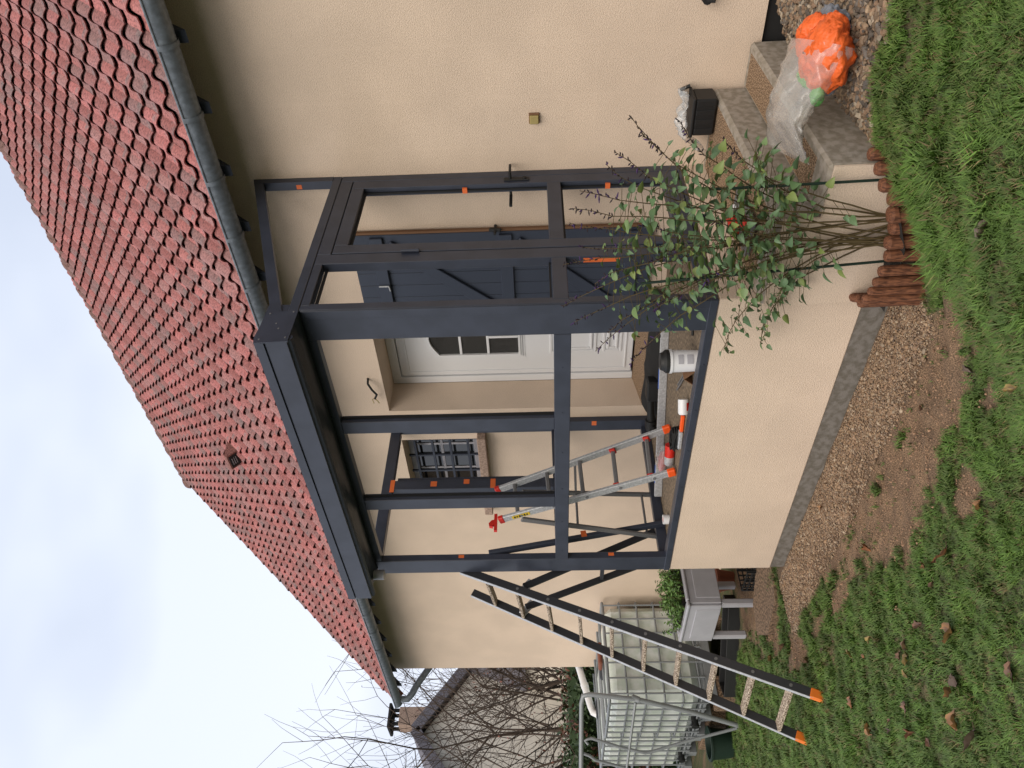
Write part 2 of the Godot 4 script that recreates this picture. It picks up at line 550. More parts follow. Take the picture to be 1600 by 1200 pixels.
# ---------------------------------------------------------------- ground
func build_ground() -> void:
	var xs := []
	var x := -7.6
	for k in 14: xs.push_front(-7.6 - 0.25 * pow(1.52, k) + 0.25)
	while x < 2.6:
		xs.append(x); x += 0.045
	for k in 14: xs.append(2.6 + 0.25 * pow(1.5, k) - 0.2)
	var zs := []
	for k in 14: zs.push_front(-0.02 - 0.25 * pow(1.52, k) + 0.25)
	var z := 0.0
	while z < 4.2:
		zs.append(z); z += 0.045
	for k in 13: zs.append(4.2 + 0.25 * pow(1.5, k) - 0.2)
	var mb := MB.new()
	var rows := []
	var cols := PackedColorArray()
	for zz in zs:
		var row := []
		for xx in xs:
			var md := mud(xx, zz)
			var gs := gravel_strip(xx, zz)
			var gr := gravel_right(xx, zz)
			var y := ground_y(xx, zz)
			var bump := 0.012 * n2(xx, zz, 900.0) + 0.02 * n2(xx, zz, 160.0)
			if md > 0.0 and gs < 0.5:
				bump += md * (0.022 * n2(xx + 4.0, zz, 2400.0) + 0.012 * sin(xx * 95.0 + 9.0 * n2(xx, zz, 300.0)) * smoothstep(0.0, 0.3, n2(xx, zz, 250.0) + 0.1) - 0.01)
			if gs > 0.5 or gr > 0.5:
				bump = 0.008 * n2(xx, zz, 300.0)
			row.append(Vector3(xx, y + bump, zz))
			var soilc := Color(0.095, 0.14, 0.045).lerp(Color(0.135, 0.12, 0.06), clampf(0.5 + n2(xx, zz, 700.0), 0.0, 1.0))
			var mudc := Color(0.40, 0.255, 0.155).lerp(Color(0.27, 0.175, 0.11), clampf(0.5 + 1.4 * n2(xx, zz, 500.0), 0.0, 1.0))
			var cc := soilc.lerp(mudc, md)
			cc = cc.lerp(Color(0.24, 0.155, 0.095), gs).lerp(Color(0.15, 0.105, 0.07), gr)
			if absf(xx) > 12.0 or zz > 9.0 or zz < -8.0:
				cc = Color(0.06, 0.085, 0.03)
			cols.append(cc)
		rows.append(row)
	mb.grid(rows)
	for i in cols.size(): mb.c[i] = cols[i]
	var g := part(self, "ground", mb, M.soil)
	g.set_meta("kind", "structure")
	# shingle strip along the terrace and flint gravel beside the steps
	var r := RandomNumberGenerator.new()
	r.seed = 51
	var sp := SphereMesh.new()
	sp.radius = 0.5; sp.height = 1.0; sp.radial_segments = 7; sp.rings = 3
	var xf := []
	var cl := []
	var pal := [Color(0.36, 0.23, 0.135), Color(0.42, 0.29, 0.18), Color(0.29, 0.18, 0.11), Color(0.46, 0.36, 0.26), Color(0.36, 0.24, 0.16), Color(0.2, 0.14, 0.1), Color(0.3, 0.2, 0.125)]
	for k in 30000:
		var px := r.randf_range(-2.75, 0.16)
		var pz := r.randf_range(1.37, 1.86)
		if gravel_strip(px, pz) < 0.3: continue
		if r.randf() < 0.55 * smoothstep(1.62, 1.84, pz + 0.25 * n2(px, pz, 200.0)): continue
		if mud(px, pz) > 0.8 and r.randf() < 0.3: continue
		var s := r.randf_range(0.005, 0.012) * (2.1 if r.randf() < 0.03 else 1.0)
		var b := Basis.from_euler(Vector3(r.randf_range(-0.5, 0.5), r.randf() * TAU, r.randf_range(-0.5, 0.5))).scaled_local(Vector3(s * r.randf_range(0.9, 1.6), s * r.randf_range(0.5, 0.8), s))
		xf.append(Transform3D(b, Vector3(px, ground_y(px, pz) + 0.008 * n2(px, pz, 300.0) + r.randf_range(0.0, 0.006), pz)))
		var q: Color = pal[r.randi() % pal.size()]
		cl.append(q * r.randf_range(0.5, 0.95))
	var g1 := scatter(self, "shingle_gravel", sp, M.pebble, xf, cl)
	tag(g1, "strip of small tan shingle along the foot of the terrace", "gravel")
	xf = []
	cl = []
	var st := MB.new()
	for k in 20:
		var a := TAU * k / 20.0
	var rr := RandomNumberGenerator.new()
	rr.seed = 4
	var pts := []
	for i in 5:
		var row := []
		var th := PI * i / 4.0
		for j in 7:
			var ph := TAU * j / 7.0
			row.append(Vector3(sin(th) * cos(ph), cos(th), sin(th) * sin(ph)) * 0.5 * (rr.randf_range(0.75, 1.15) if i > 0 and i < 4 else 1.0))
		pts.append(row)
	for i in 4:
		for j in 7:
			st.quad_out(pts[i][j], pts[i][(j + 1) % 7], pts[i + 1][(j + 1) % 7], pts[i + 1][j], Vector3.ZERO)
	var stone := st.commit()
	var pal2 := [Color(0.27, 0.185, 0.12), Color(0.2, 0.145, 0.1), Color(0.36, 0.26, 0.17), Color(0.13, 0.105, 0.085), Color(0.42, 0.35, 0.27), Color(0.16, 0.14, 0.125), Color(0.31, 0.2, 0.13)]
	for k in 9000:
		var px := r.randf_range(0.74, 2.2)
		var pz := r.randf_range(0.0, 1.36)
		if gravel_right(px, pz) < r.randf(): continue
		var s := r.randf_range(0.016, 0.034)
		var b := Basis.from_euler(Vector3(r.randf_range(-0.7, 0.7), r.randf() * TAU, r.randf_range(-0.7, 0.7))).scaled_local(Vector3(s * r.randf_range(1.0, 1.7), s * r.randf_range(0.5, 0.9), s))
		xf.append(Transform3D(b, Vector3(px, ground_y(px, pz) + r.randf_range(-0.002, 0.014), pz)))
		var q: Color = pal2[r.randi() % pal2.size()]
		cl.append(q * r.randf_range(0.5, 1.0))
	var g2 := scatter(self, "flint_gravel", stone, M.pebble, xf, cl)
	tag(g2, "coarse brown flint gravel between house wall, steps and lawn", "gravel")
	# crumbs of earth on the bare patches
	xf = []
	cl = []
	for k in 9000:
		var px := r.randf_range(-3.6, 0.6)
		var pz := r.randf_range(1.2, 2.6)
		if mud(px, pz) < 0.6 or gravel_strip(px, pz) > 0.3: continue
		var s := r.randf_range(0.003, 0.013) * (0.6 + 0.8 * r.randf())
		var b := Basis.from_euler(Vector3(r.randf(), r.randf() * TAU, r.randf())).scaled_local(Vector3(s, s * 0.55, s * r.randf_range(0.6, 1.0)))
		xf.append(Transform3D(b, Vector3(px, ground_y(px, pz) + 0.004, pz)))
		cl.append(Color(0.33, 0.2, 0.125) * r.randf_range(0.55, 1.2))
	var g3_ := scatter(self, "earth_crumbs", stone, M.pebble, xf, cl)
	tag(g3_, "loose brown earth crumbs on the trodden mud", "soil")

# ---------------------------------------------------------------- house
var house: Node3D
func build_house() -> void:
	house = thing("house", "beige rendered house with a steep red tiled roof and dark grey gutter", "house")
	var w := MB.new()
	var zb := -0.33
	w.box(Vector3(-6.973, -0.6, zb), Vector3(-3.5, 4.02, 0))
	w.box(Vector3(-2.56, -0.6, zb), Vector3(-2.19, 4.02, 0))
	w.box(Vector3(-3.5, -0.6, zb), Vector3(-2.56, 2.3, 0))
	w.box(Vector3(-3.5, 2.97, zb), Vector3(-2.56, 4.02, 0))
	w.box(Vector3(-2.19, 3.02, zb), Vector3(-1.18, 4.02, 0))
	w.box(Vector3(-1.18, 0.455, zb), Vector3(4.2, 4.02, 0))
	w.box(Vector3(-6.973, -0.6, -6.84), Vector3(-6.64, 4.02, zb))
	w.box(Vector3(3.87, -0.6, -6.84), Vector3(4.2, 4.02, zb))
	w.box(Vector3(-6.64, -0.6, -6.84), Vector3(3.87, 4.02, -6.5))
	w.prism(PackedVector2Array([Vector2(-6.5, 4.02), Vector2(-0.05, 4.02), Vector2(-3.217, 7.4)]), 0, -6.973, -6.7)
	w.prism(PackedVector2Array([Vector2(-6.5, 4.02), Vector2(-0.05, 4.02), Vector2(-3.217, 7.4)]), 0, 3.9, 4.2)
	part(house, "wall", w, M.render)
	var pl := MB.new()
	pl.box(Vector3(-1.18, -0.6, zb), Vector3(4.2, 0.455, -0.025))
	pl.box(Vector3(-2.19, -0.6, zb), Vector3(-1.18, 0.82, -0.025))
	part(house, "plinth", pl, M.blackmatt, "black bitumen-coated foot of the wall")
	# inside of the house behind the openings
	var inr := MB.new()
	inr.box(Vector3(-3.7, 0.5, -1.4), Vector3(-1.0, 3.3, -1.35))
	part(house, "inner_wall", inr, M.cardboard)
	# sill of the house door
	var th := MB.new()
	th.prism(PackedVector2Array([Vector2(-0.33, 0.82), Vector2(-0.003, 0.82), Vector2(-0.003, 0.905), Vector2(-0.33, 0.955)]), 0, -2.188, -1.182)
	part(house, "door_sill", th, M.aggregate)
	# white front door, set back in the opening
	var fd := MB.new()
	var zf := -0.33
	var dr := Node3D.new()
	dr.name = "front_door"
	house.add_child(dr)
	fd.box(Vector3(-2.19, 0.955, zf - 0.06), Vector3(-2.12, 3.02, zf + 0.0), 0.004)
	fd.box(Vector3(-1.25, 0.955, zf - 0.06), Vector3(-1.18, 3.02, zf + 0.0), 0.004)
	fd.box(Vector3(-2.12, 2.945, zf - 0.06), Vector3(-1.25, 3.02, zf + 0.0), 0.004)
	part(dr, "frame", fd, M.white)
	var seal := MB.new()
	seal.box(Vector3(-2.12, 0.96, zf - 0.055), Vector3(-1.25, 2.945, zf - 0.045))
	part(dr, "seal", seal, M.rubber)
	var leaf := MB.new()
	leaf.box(Vector3(-2.114, 0.965, zf - 0.045), Vector3(-1.256, 2.939, zf - 0.012), 0.006)
	leaf.box(Vector3(-2.06, 1.02, zf - 0.012), Vector3(-1.31, 1.035, zf - 0.004), 0.003)
	leaf.box(Vector3(-2.06, 2.86, zf - 0.012), Vector3(-1.31, 2.875, zf - 0.004), 0.003)
	leaf.box(Vector3(-2.075, 1.02, zf - 0.012), Vector3(-2.06, 2.875, zf - 0.004), 0.003)
	leaf.box(Vector3(-1.31, 1.02, zf - 0.012), Vector3(-1.295, 2.875, zf - 0.004), 0.003)
	part(dr, "leaf", leaf, M.white)
	# glazing with an arched head, and its stepped moulding
	var gx0 := -1.865
	var gx1 := -1.505
	var arch := func(ins: float) -> PackedVector2Array:
		var q := PackedVector2Array()
		q.append(Vector2(gx0 - ins, 1.92 - ins)); q.append(Vector2(gx1 + ins, 1.92 - ins)); q.append(Vector2(gx1 + ins, 2.58 + ins * 0.7))
		for k in 9:
			var t := k / 8.0
			q.append(Vector2(lerpf(gx1 + ins, gx0 - ins, t), 2.58 + ins * 0.7 + 0.075 * sin(PI * t)))
		return q
	for st in [[0.055, 0.004], [0.035, 0.012], [0.018, 0.02]]:
		var mo := MB.new()
		var po: PackedVector2Array = arch.call(st[0])
		var pi_: PackedVector2Array = arch.call(st[0] - 0.016)
		for k in po.size():
			var k2 := (k + 1) % po.size()
			var za: float = zf - 0.012
			var zt: float = zf - 0.012 + st[1]
			var A := Vector3(po[k].x, po[k].y, zt)
			var B := Vector3(po[k2].x, po[k2].y, zt)
			var Cc := Vector3(pi_[k2].x, pi_[k2].y, zt)
			var Dd := Vector3(pi_[k].x, pi_[k].y, zt)
			mo.quad(A, B, Cc, Dd)
			mo.quad(A, Vector3(A.x, A.y, za), Vector3(B.x, B.y, za), B)
			mo.quad(Dd, Cc, Vector3(Cc.x, Cc.y, za), Vector3(Dd.x, Dd.y, za))
		part(dr, "glazing_bead", mo, M.white)
	var gl := MB.new()
	gl.prism(arch.call(0.0), 2, zf - 0.012, zf - 0.008)
	part(dr, "glass", gl, M.obscure, "dark obscured glass pane of the white front door")
	for yy in [2.17, 2.40]:
		boxpart(dr, "muntin", Vector3(gx0, yy - 0.011, zf - 0.008), Vector3(gx1, yy + 0.011, zf + 0.002), M.white, 0.003)
	boxpart(dr, "muntin", Vector3(-1.696, 1.92, zf - 0.0079), Vector3(-1.674, 2.17, zf + 0.0019), M.white, 0.003)
	for pr in [[1.27, 1.66, -1.88, -1.49], [1.06, 1.22, -1.88, -1.49]]:
		for st in [[0.0, 0.022, 0.008], [0.035, 0.02, 0.014]]:
			var x0: float = pr[2] + st[0]
			var x1: float = pr[3] - st[0]
			var y0: float = pr[0] + st[0]
			var y1: float = pr[1] - st[0]
			var ww: float = st[1]
			var zt: float = zf - 0.012 + st[2]
			var mo := MB.new()
			mo.box(Vector3(x0, y0, zf - 0.013), Vector3(x1, y0 + ww, zt), 0.004)
			mo.box(Vector3(x0, y1 - ww, zf - 0.013), Vector3(x1, y1, zt), 0.004)
			mo.box(Vector3(x0, y0 + ww, zf - 0.013), Vector3(x0 + ww, y1 - ww, zt - 0.0005), 0.004)
			mo.box(Vector3(x1 - ww, y0 + ww, zf - 0.013), Vector3(x1, y1 - ww, zt - 0.0005), 0.004)
			part(dr, "moulding", mo, M.white)
	# open board shutter folded back against the wall
	var sh := Node3D.new()
	sh.name = "door_shutter"
	sh.set_meta("label", "dark blue board shutter with battens folded back on the wall")
	house.add_child(sh)
	for k in 7:
		var x0 := -1.165 + k * 0.106
		boxpart(sh, "board", Vector3(x0, 0.955, 0.018), Vector3(x0 + 0.1045, 3.015, 0.042), M.shutter, 0.003)
	for yy in [2.835, 1.955, 1.1]:
		boxpart(sh, "batten", Vector3(-1.15, yy - 0.045, 0.042), Vector3(-0.44, yy + 0.045, 0.066), M.shutter, 0.004)
	for br in [[Vector3(-1.08, 2.03, 0.054), Vector3(-0.5, 2.76, 0.054)], [Vector3(-1.08, 1.18, 0.054), Vector3(-0.5, 1.88, 0.054)]]:
		var mb := MB.new()
		mb.bar(br[0], br[1], 0.085, 0.022, Vector3(0, 0, 1), 0.004)
		part(sh, "brace", mb, M.shutter)
	boxpart(sh, "edge_strip", Vector3(-0.423, 0.96, 0.012), Vector3(-0.405, 3.01, 0.04), M.cardboard, 0.003)
	var bolt := MB.new()
	bolt.tube([Vector3(-0.83, 2.87, 0.075), Vector3(-0.83, 2.80, 0.075)], [0.006], 8)
	bolt.tube([Vector3(-0.83, 2.80, 0.075), Vector3(-0.87, 2.795, 0.075)], [0.006], 8)
	part(sh, "bolt", bolt, M.steel)
	var cat := MB.new()
	cat.bar(Vector3(-0.40, 2.06, 0.05), Vector3(-0.40, 1.98, 0.06), 0.02, 0.03, Vector3(0, 0, 1), 0.004)
	cat.tube([Vector3(-0.40, 2.02, 0.0), Vector3(-0.40, 2.02, 0.11)], [0.009], 8)
	part(sh, "catch", cat, M.black)
	# small window left of the door
	var wn := Node3D.new()
	wn.name = "window"
	house.add_child(wn)
	var zw := -0.19
	var fr := MB.new()
	fr.box(Vector3(-3.5, 2.3, zw - 0.05), Vector3(-3.44, 2.97, zw), 0.004)
	fr.box(Vector3(-2.62, 2.3, zw - 0.05), Vector3(-2.56, 2.97, zw), 0.004)
	fr.box(Vector3(-3.44, 2.3, zw - 0.05), Vector3(-2.62, 2.37, zw), 0.004)
	fr.box(Vector3(-3.44, 2.9, zw - 0.05), Vector3(-2.62, 2.97, zw), 0.004)
	part(wn, "frame", fr, M.whitedull)
	boxpart(wn, "pane", Vector3(-3.44, 2.37, zw - 0.035), Vector3(-2.62, 2.9, zw - 0.028), M.glassdark, 0.0)
	boxpart(wn, "muntin", Vector3(-3.44, 2.655, zw - 0.028), Vector3(-2.62, 2.68, zw - 0.02), M.whitedull, 0.002)
	for xx in [-2.86, -3.2]:
		boxpart(wn, "muntin", Vector3(xx - 0.012, 2.37, zw - 0.0281), Vector3(xx + 0.012, 2.9, zw - 0.0199), M.whitedull, 0.002)
	for yy in [2.41, 2.57, 2.73, 2.89]:
		boxpart(wn, "grille_bar", Vector3(-3.49, yy - 0.011, -0.125), Vector3(-2.57, yy + 0.011, -0.103), M.bluepaint, 0.002)
	for xx in [-2.68, -2.9, -3.12, -3.34]:
		boxpart(wn, "grille_bar", Vector3(xx - 0.01, 2.315, -0.124), Vector3(xx + 0.01, 2.96, -0.104), M.bluepaint, 0.002)
	boxpart(wn, "sill", Vector3(-3.56, 2.225, -0.16), Vector3(-2.47, 2.301, 0.095), M.stone_sill, 0.006)
	# fittings on the wall
	var jb := Node3D.new()
	jb.name = "junction_box"
	house.add_child(jb)
	var fr2 := MB.new()
	fr2.box(Vector3(0.313, 1.709, 0.0), Vector3(0.381, 1.773, 0.012), 0.003)
	part(jb, "back_plate", fr2, M.cardboard)
	boxpart(jb, "cover", Vector3(0.318, 1.714, 0.012), Vector3(0.370, 1.768, 0.03), M.brass, 0.004)
	var cb := MB.new()
	cb.tube([Vector3(-1.80, 3.135, -0.01), Vector3(-1.815, 3.13, 0.05), Vector3(-1.86, 3.10, 0.075), Vector3(-1.93, 3.075, 0.06), Vector3(-1.985, 3.10, 0.05)], [0.009], 7)
	var lc := part(house, "lamp_cable", cb, M.rubber, "cut grey cable hanging out of the wall above the door")
	var cw := MB.new()
	cw.tube([Vector3(-1.985, 3.10, 0.05), Vector3(-2.01, 3.08, 0.055), Vector3(-2.03, 3.07, 0.06)], [0.004], 5)
	cw.tube([Vector3(-1.98, 3.10, 0.05), Vector3(-1.985, 3.12, 0.06), Vector3(-2.02, 3.11, 0.07)], [0.004], 5)
	part(lc, "wire_end", cw, M.brass)
	var tp := MB.new()
	tp.tube([Vector3(1.0, 0.8, 0.0), Vector3(1.0, 0.8, 0.07)], [0.03, 0.026], 10)
	tp.tube([Vector3(1.0, 0.8, 0.055), Vector3(1.0, 0.76, 0.075)], [0.02, 0.014], 8)
	part(house, "wall_tap", tp, M.blackmatt)
	# gutter, brackets, rafter ends, downpipe
	var gc := Vector2(0.338, 3.668)
	var gr := 0.072
	var trough := func(r: float, x: float, up: float) -> Array:
		var row := [Vector3(x, gc.y + up, gc.x + r)]
		for k in 13:
			var a := PI * k / 12.0
			row.append(Vector3(x, gc.y - r * sin(a), gc.x + r * cos(a)))
		row.append(Vector3(x, gc.y + up, gc.x - r))
		return row
	var rows := []
	for xx in [-7.2, 4.2]:
		var row: Array = trough.call(gr, xx, 0.004)
		var inner: Array = trough.call(gr - 0.004, xx, 0.004)
		inner.reverse()
		row.append_array(inner)
		rows.append(row)
	var gt := MB.new()
	gt.grid(rows, true)
	gt.tube([Vector3(-7.2, gc.y + 0.006, gc.x + gr), Vector3(4.2, gc.y + 0.006, gc.x + gr)], [0.008], 8)
	var cap := PackedVector2Array()
	for k in 13:
		var a := PI * k / 12.0
		cap.append(Vector2(gc.x + gr * cos(a), gc.y - gr * sin(a)))
	cap.append(Vector2(gc.x - gr, gc.y + 0.003))
	cap.append(Vector2(gc.x + gr, gc.y + 0.003))
	gt.prism(cap, 0, -7.205, -7.2)
	var gut := part(house, "gutter", gt, M.zinc)
	for k in 25:
		var xx := 3.73 - 0.3915 * k - 0.39 * 0.0
		if xx < -7.1: break
		var bm := MB.new()
		var r2 := []
		for x2 in [xx - 0.014, xx + 0.014]:
			var row := []
			row = trough.call(gr + 0.007, x2, 0.006)
			var back: Array = trough.call(gr + 0.0005, x2, 0.006)
			back.reverse()
			row.append_array(back)
			r2.append(row)
		bm.grid(r2, true)
		part(gut, "bracket", bm, M.zinc)
	for k in 29:
		var xx := 3.74 - 0.3915 * k
		if xx < -7.05: break
		var rm := MB.new()
		# rafter end in the (z, y) plane, following the slope, cut plumb at its tip
		rm.prism(PackedVector2Array([Vector2(0.275, 3.56), Vector2(0.275, 3.745), Vector2(-0.05, 4.09), Vector2(-0.05, 3.905)]), 0, xx - 0.034, xx + 0.034)
		part(house, "rafter_end", rm, M.bluepaint)
	var dp := MB.new()
	dp.tube([Vector3(-7.12, 3.6, 0.332), Vector3(-7.12, 3.52, 0.33), Vector3(-7.11, 3.47, 0.27), Vector3(-7.09, 3.42, 0.17), Vector3(-7.06, 3.13, -0.28), Vector3(-7.06, 3.05, -0.36), Vector3(-7.06, 2.9, -0.40), Vector3(-7.06, -0.2, -0.40)], [0.042], 12)
	part(house, "downpipe", dp, M.zinc)

# ---------------------------------------------------------------- roof
const TW := 0.172
const TG := 0.2075
func tile_mesh(sd: int, verge := false) -> MB:
	var r := RandomNumberGenerator.new()
	r.seed = sd
	var mb := MB.new()
	var nx := 11
	var L := TG + 0.08
	var tint := r.randf_range(0.74, 1.16)
	var warm := r.randf_range(-0.02, 0.03)
	var ph := r.randf() * 10.0
	var prof := func(u: float) -> float:
		var d := absf(u - 0.72) / 0.27
		var h := 0.038 * pow(cos(minf(d, 1.0) * PI * 0.5), 0.9)
		h += 0.004 * smoothstep(0.10, 0.0, absf(u - 0.10))
		return h - 0.003 * sin(PI * clampf(u / 0.38, 0.0, 1.0))
	# local frame: x along the eave, y out of the roof, z down the slope (front edge at z = 0)
	var rows := []
	var cols := []
	var zs := [0.0, -0.05, -0.10, -0.16, -L]
	# fired clay, every tile a little different, with lichen-grey blotches that have no regard for its shape
	var clay := Color(0.475, 0.175, 0.165).lerp(Color(0.34, 0.225, 0.22), r.randf() * r.randf() * 0.9)
	for z in zs:
		var row := []
		for i in nx + 1:
			var u := i / float(nx)
			var t: float = -z / L
			row.append(Vector3(u * (TW + 0.004), lerpf(0.04, 0.002, t) + prof.call(u), z))
			var base := clay.lerp(Color(0.28, 0.225, 0.225), smoothstep(0.08, 0.3, n2(u * 0.172 + ph, z + ph, 900.0)) * 0.75)
			cols.append(Color(base.r * tint + warm, base.g * tint, base.b * tint))
		rows.append(row)
	var b0 := mb.v.size()
	mb.grid(rows)
	for i in cols.size(): mb.c[b0 + i] = cols[i]
	# front edge with its thickness, and the underside over the hollow
	mb.col = Color(clay.r * tint, clay.g * tint, clay.b * tint)
	var th := []
	for i in nx + 1: th.append(Vector3(0, -0.0075 - 0.0015 * r.randf(), r.randf_range(-0.003, 0.0)))
	for i in nx:
		var a: Vector3 = rows[0][i]
		var b: Vector3 = rows[0][i + 1]
		mb.quad(a + th[i], b + th[i + 1], b, a)
		var back := Vector3(0, -0.002, -0.17)
		mb.quad(a + th[i], a + th[i] + back, b + th[i + 1] + back, b + th[i + 1])
	if verge:
		mb.col = Color(0.30, 0.14, 0.115)
		mb.box(Vector3(-0.012, -0.09, -L + 0.045), Vector3(0.004, 0.036, 0.004), 0.003)
	return mb

func build_roof() -> void:
	var roof := Node3D.new()
	roof.name = "roof"
	house.add_child(roof)
	var fr := Transform3D(Basis(Vector3.RIGHT, RN, -RS), RB)
	var dk := MB.new()
	dk.xf = fr
	dk.box(Vector3(VERGE + 0.02, -0.035, -RL), Vector3(4.2, -0.006, 0.0))
	part(roof, "deck", dk, M.bluepaint)
	var bk := MB.new()
	bk.xf = Transform3D(Basis(Vector3.RIGHT, Vector3(0, RN.y, -RN.z), Vector3(0, -RS.y, RS.z)), RB + RS * RL)
	bk.box(Vector3(VERGE + 0.02, -0.035, 0.04), Vector3(4.2, 0.03, RL))
	bk.col = Color(0.34, 0.15, 0.12)
	part(roof, "rear_slope", bk, M.tile)
	# under the eave: boards between the rafters
	var variants := []
	for k in 16: variants.append(tile_mesh(100 + k).commit())
	var vmb := []
	for k in 16: vmb.append(tile_mesh(100 + k))
	var verges := []
	for k in 3: verges.append(tile_mesh(200 + k, true))
	var cam := get_node("camera") as Camera3D
	var inv := cam.transform.affine_inverse()
	var r := RandomNumberGenerator.new()
	r.seed = 77
	var list := []
	var rows := int((RL - 0.02) / TG)
	var ncol := int((ROOF_RIGHT - VERGE) / TW)
	for i in rows + 1:
		for j in ncol:
			var p := RB + Vector3(VERGE - RB.x + j * TW, 0, 0) + RS * (i * TG - 0.012 + (0.0 if i > 0 else 0.045)) - RN * (0.0 if i > 0 else 0.016)
			var q := inv * (p + RS * 0.1)
			var seen := q.z < 0.0 and absf(q.x / -q.z) < 0.69 and absf(q.y / -q.z) < 0.52
			list.append([-1.0 / q.length() if seen else 1.0, p, r.randi() % 16, j == 0, i])
	list.sort_custom(func(a, b): return a[0] < b[0])
	var rest := MB.new()
	for k in list.size():
		var e: Array = list[k]
		var jit := Basis.from_euler(Vector3(r.randf_range(-0.012, 0.012), r.randf_range(-0.014, 0.014), r.randf_range(-0.012, 0.012)))
		var t := Transform3D(fr.basis * jit, e[1] + RS * r.randf_range(-0.004, 0.004))
		# the last row is cut short below the ridge
		if k < 300 and not e[3]:
			var o := mesh_node(roof, "roof_tile", variants[e[2]], M.tile)
			o.transform = t
		else:
			var src: MB = verges[e[2] % 3] if e[3] else vmb[e[2]]
			var b := rest.v.size()
			rest.v.append_array(t * src.v)
			rest.n.append_array(Transform3D(t.basis, Vector3.ZERO) * src.n)
			rest.c.append_array(src.c)
			for q in src.ix: rest.ix.append(q + b)
	var rt := part(roof, "roof_tiles", rest, M.tile, "the farther red roof tiles of the slope")
	rt.set_meta("kind", "stuff")
	# ridge tiles
	var top := RB + RS * RL + Vector3(0, 0.01, 0)
	var rg := MB.new()
	var rws := []
	for e in [[0.0, 0.158], [0.06, 0.16], [0.062, 0.142], [0.42, 0.132]]:
		var row := []
		for k in 11:
			var a := PI * (k - 0.0) / 10.0
			row.append(Vector3(e[0], e[1] * sin(a) - 0.115, e[1] * 1.05 * cos(a)))
		rws.append(row)
	rg.col = Color(0.25, 0.14, 0.125)
	rg.grid(rws)
	var rm := rg.commit()
	for k in 28:
		var o := mesh_node(roof, "ridge_tile", rm, M.tile)
		o.position = Vector3(VERGE - 0.01 + k * 0.385, top.y, top.z)
	var rc := MB.new()
	rc.col = Color(0.25, 0.14, 0.125)
	var cp := PackedVector2Array()
	for k in 11:
		var a := PI * k / 10.0
		cp.append(Vector2(0.17 * cos(a), 0.165 * sin(a) - 0.115))
	rc.prism(cp, 0, -0.03, 0.03)
	var o2 := part(roof, "ridge_end", rc, M.tile)
	o2.position = Vector3(VERGE - 0.01, top.y, top.z)
	# ventilation tile
	var vt := Node3D.new()
	vt.name = "roof_vent"
	roof.add_child(vt)
	vt.transform = Transform3D(fr.basis, RB + Vector3(-3.72, 0, 0) + RS * 1.82)
	var vb := MB.new()
	vb.col = Color(0.30, 0.14, 0.115)
	vb.box(Vector3(-0.12, 0.02, -0.26), Vector3(0.12, 0.045, 0.02), 0.004)
	vb.prism(PackedVector2Array([Vector2(-0.2, 0.04), Vector2(0.0, 0.04), Vector2(0.0, 0.17), Vector2(-0.03, 0.18)]), 0, -0.105, 0.105)
	part(vt, "hood", vb, M.tile)
	boxpart(vt, "grille", Vector3(-0.085, 0.055, 0.0), Vector3(0.085, 0.155, 0.006), M.blackmatt, 0.001)
	for k in 3:
		boxpart(vt, "slat", Vector3(-0.05, 0.08 + 0.022 * k, 0.006), Vector3(0.05, 0.089 + 0.022 * k, 0.01), M.galv, 0.001)

# ---------------------------------------------------------------- terrace and steps
func build_terrace() -> void:
	var t := thing("terrace", "raised porch terrace with beige rendered front and grey concrete foot", "terrace")
	boxpart(t, "rendered_wall", Vector3(-2.514, 0.098, 0.004), Vector3(-0.002, 0.825, 1.362), M.render, 0.006)
	boxpart(t, "concrete_foot", Vector3(-2.512, -0.5, 0.004), Vector3(-0.002, 0.098, 1.356), M.darkconcrete, 0.004)
	boxpart(t, "floor", Vector3(-2.50, 0.825, 0.002), Vector3(-0.006, 0.831, 1.352), M.floor, 0.0)

func build_steps() -> void:
	var t := thing("entrance_steps", "two concrete steps with pebbled treads beside the porch door", "steps")
	t.rotation.x = 0.034
	for s in [[0.002, 0.50, 0.69], [0.504, 0.757, 0.523]]:
		var st := Node3D.new()
		st.name = numbered(t, "step")
		t.add_child(st)
		boxpart(st, "concrete", Vector3(s[0], -0.4, 0.006), Vector3(s[1], s[2], 1.40), M.concrete, 0.014)
		boxpart(st, "tread_inlay", Vector3(s[0] + 0.02, s[2] - 0.02, 0.06), Vector3(s[1] - 0.045, s[2] + 0.003, 1.25), M.aggregate, 0.002)
	var e := MB.new()
	e.prism(PackedVector2Array([Vector2(0.004, -0.4), Vector2(0.757, -0.4), Vector2(0.757, 0.505), Vector2(0.50, 0.505), Vector2(0.50, 0.672), Vector2(0.004, 0.672)]), 2, 1.40, 1.412)
	part(t, "rendered_end", e, M.render)

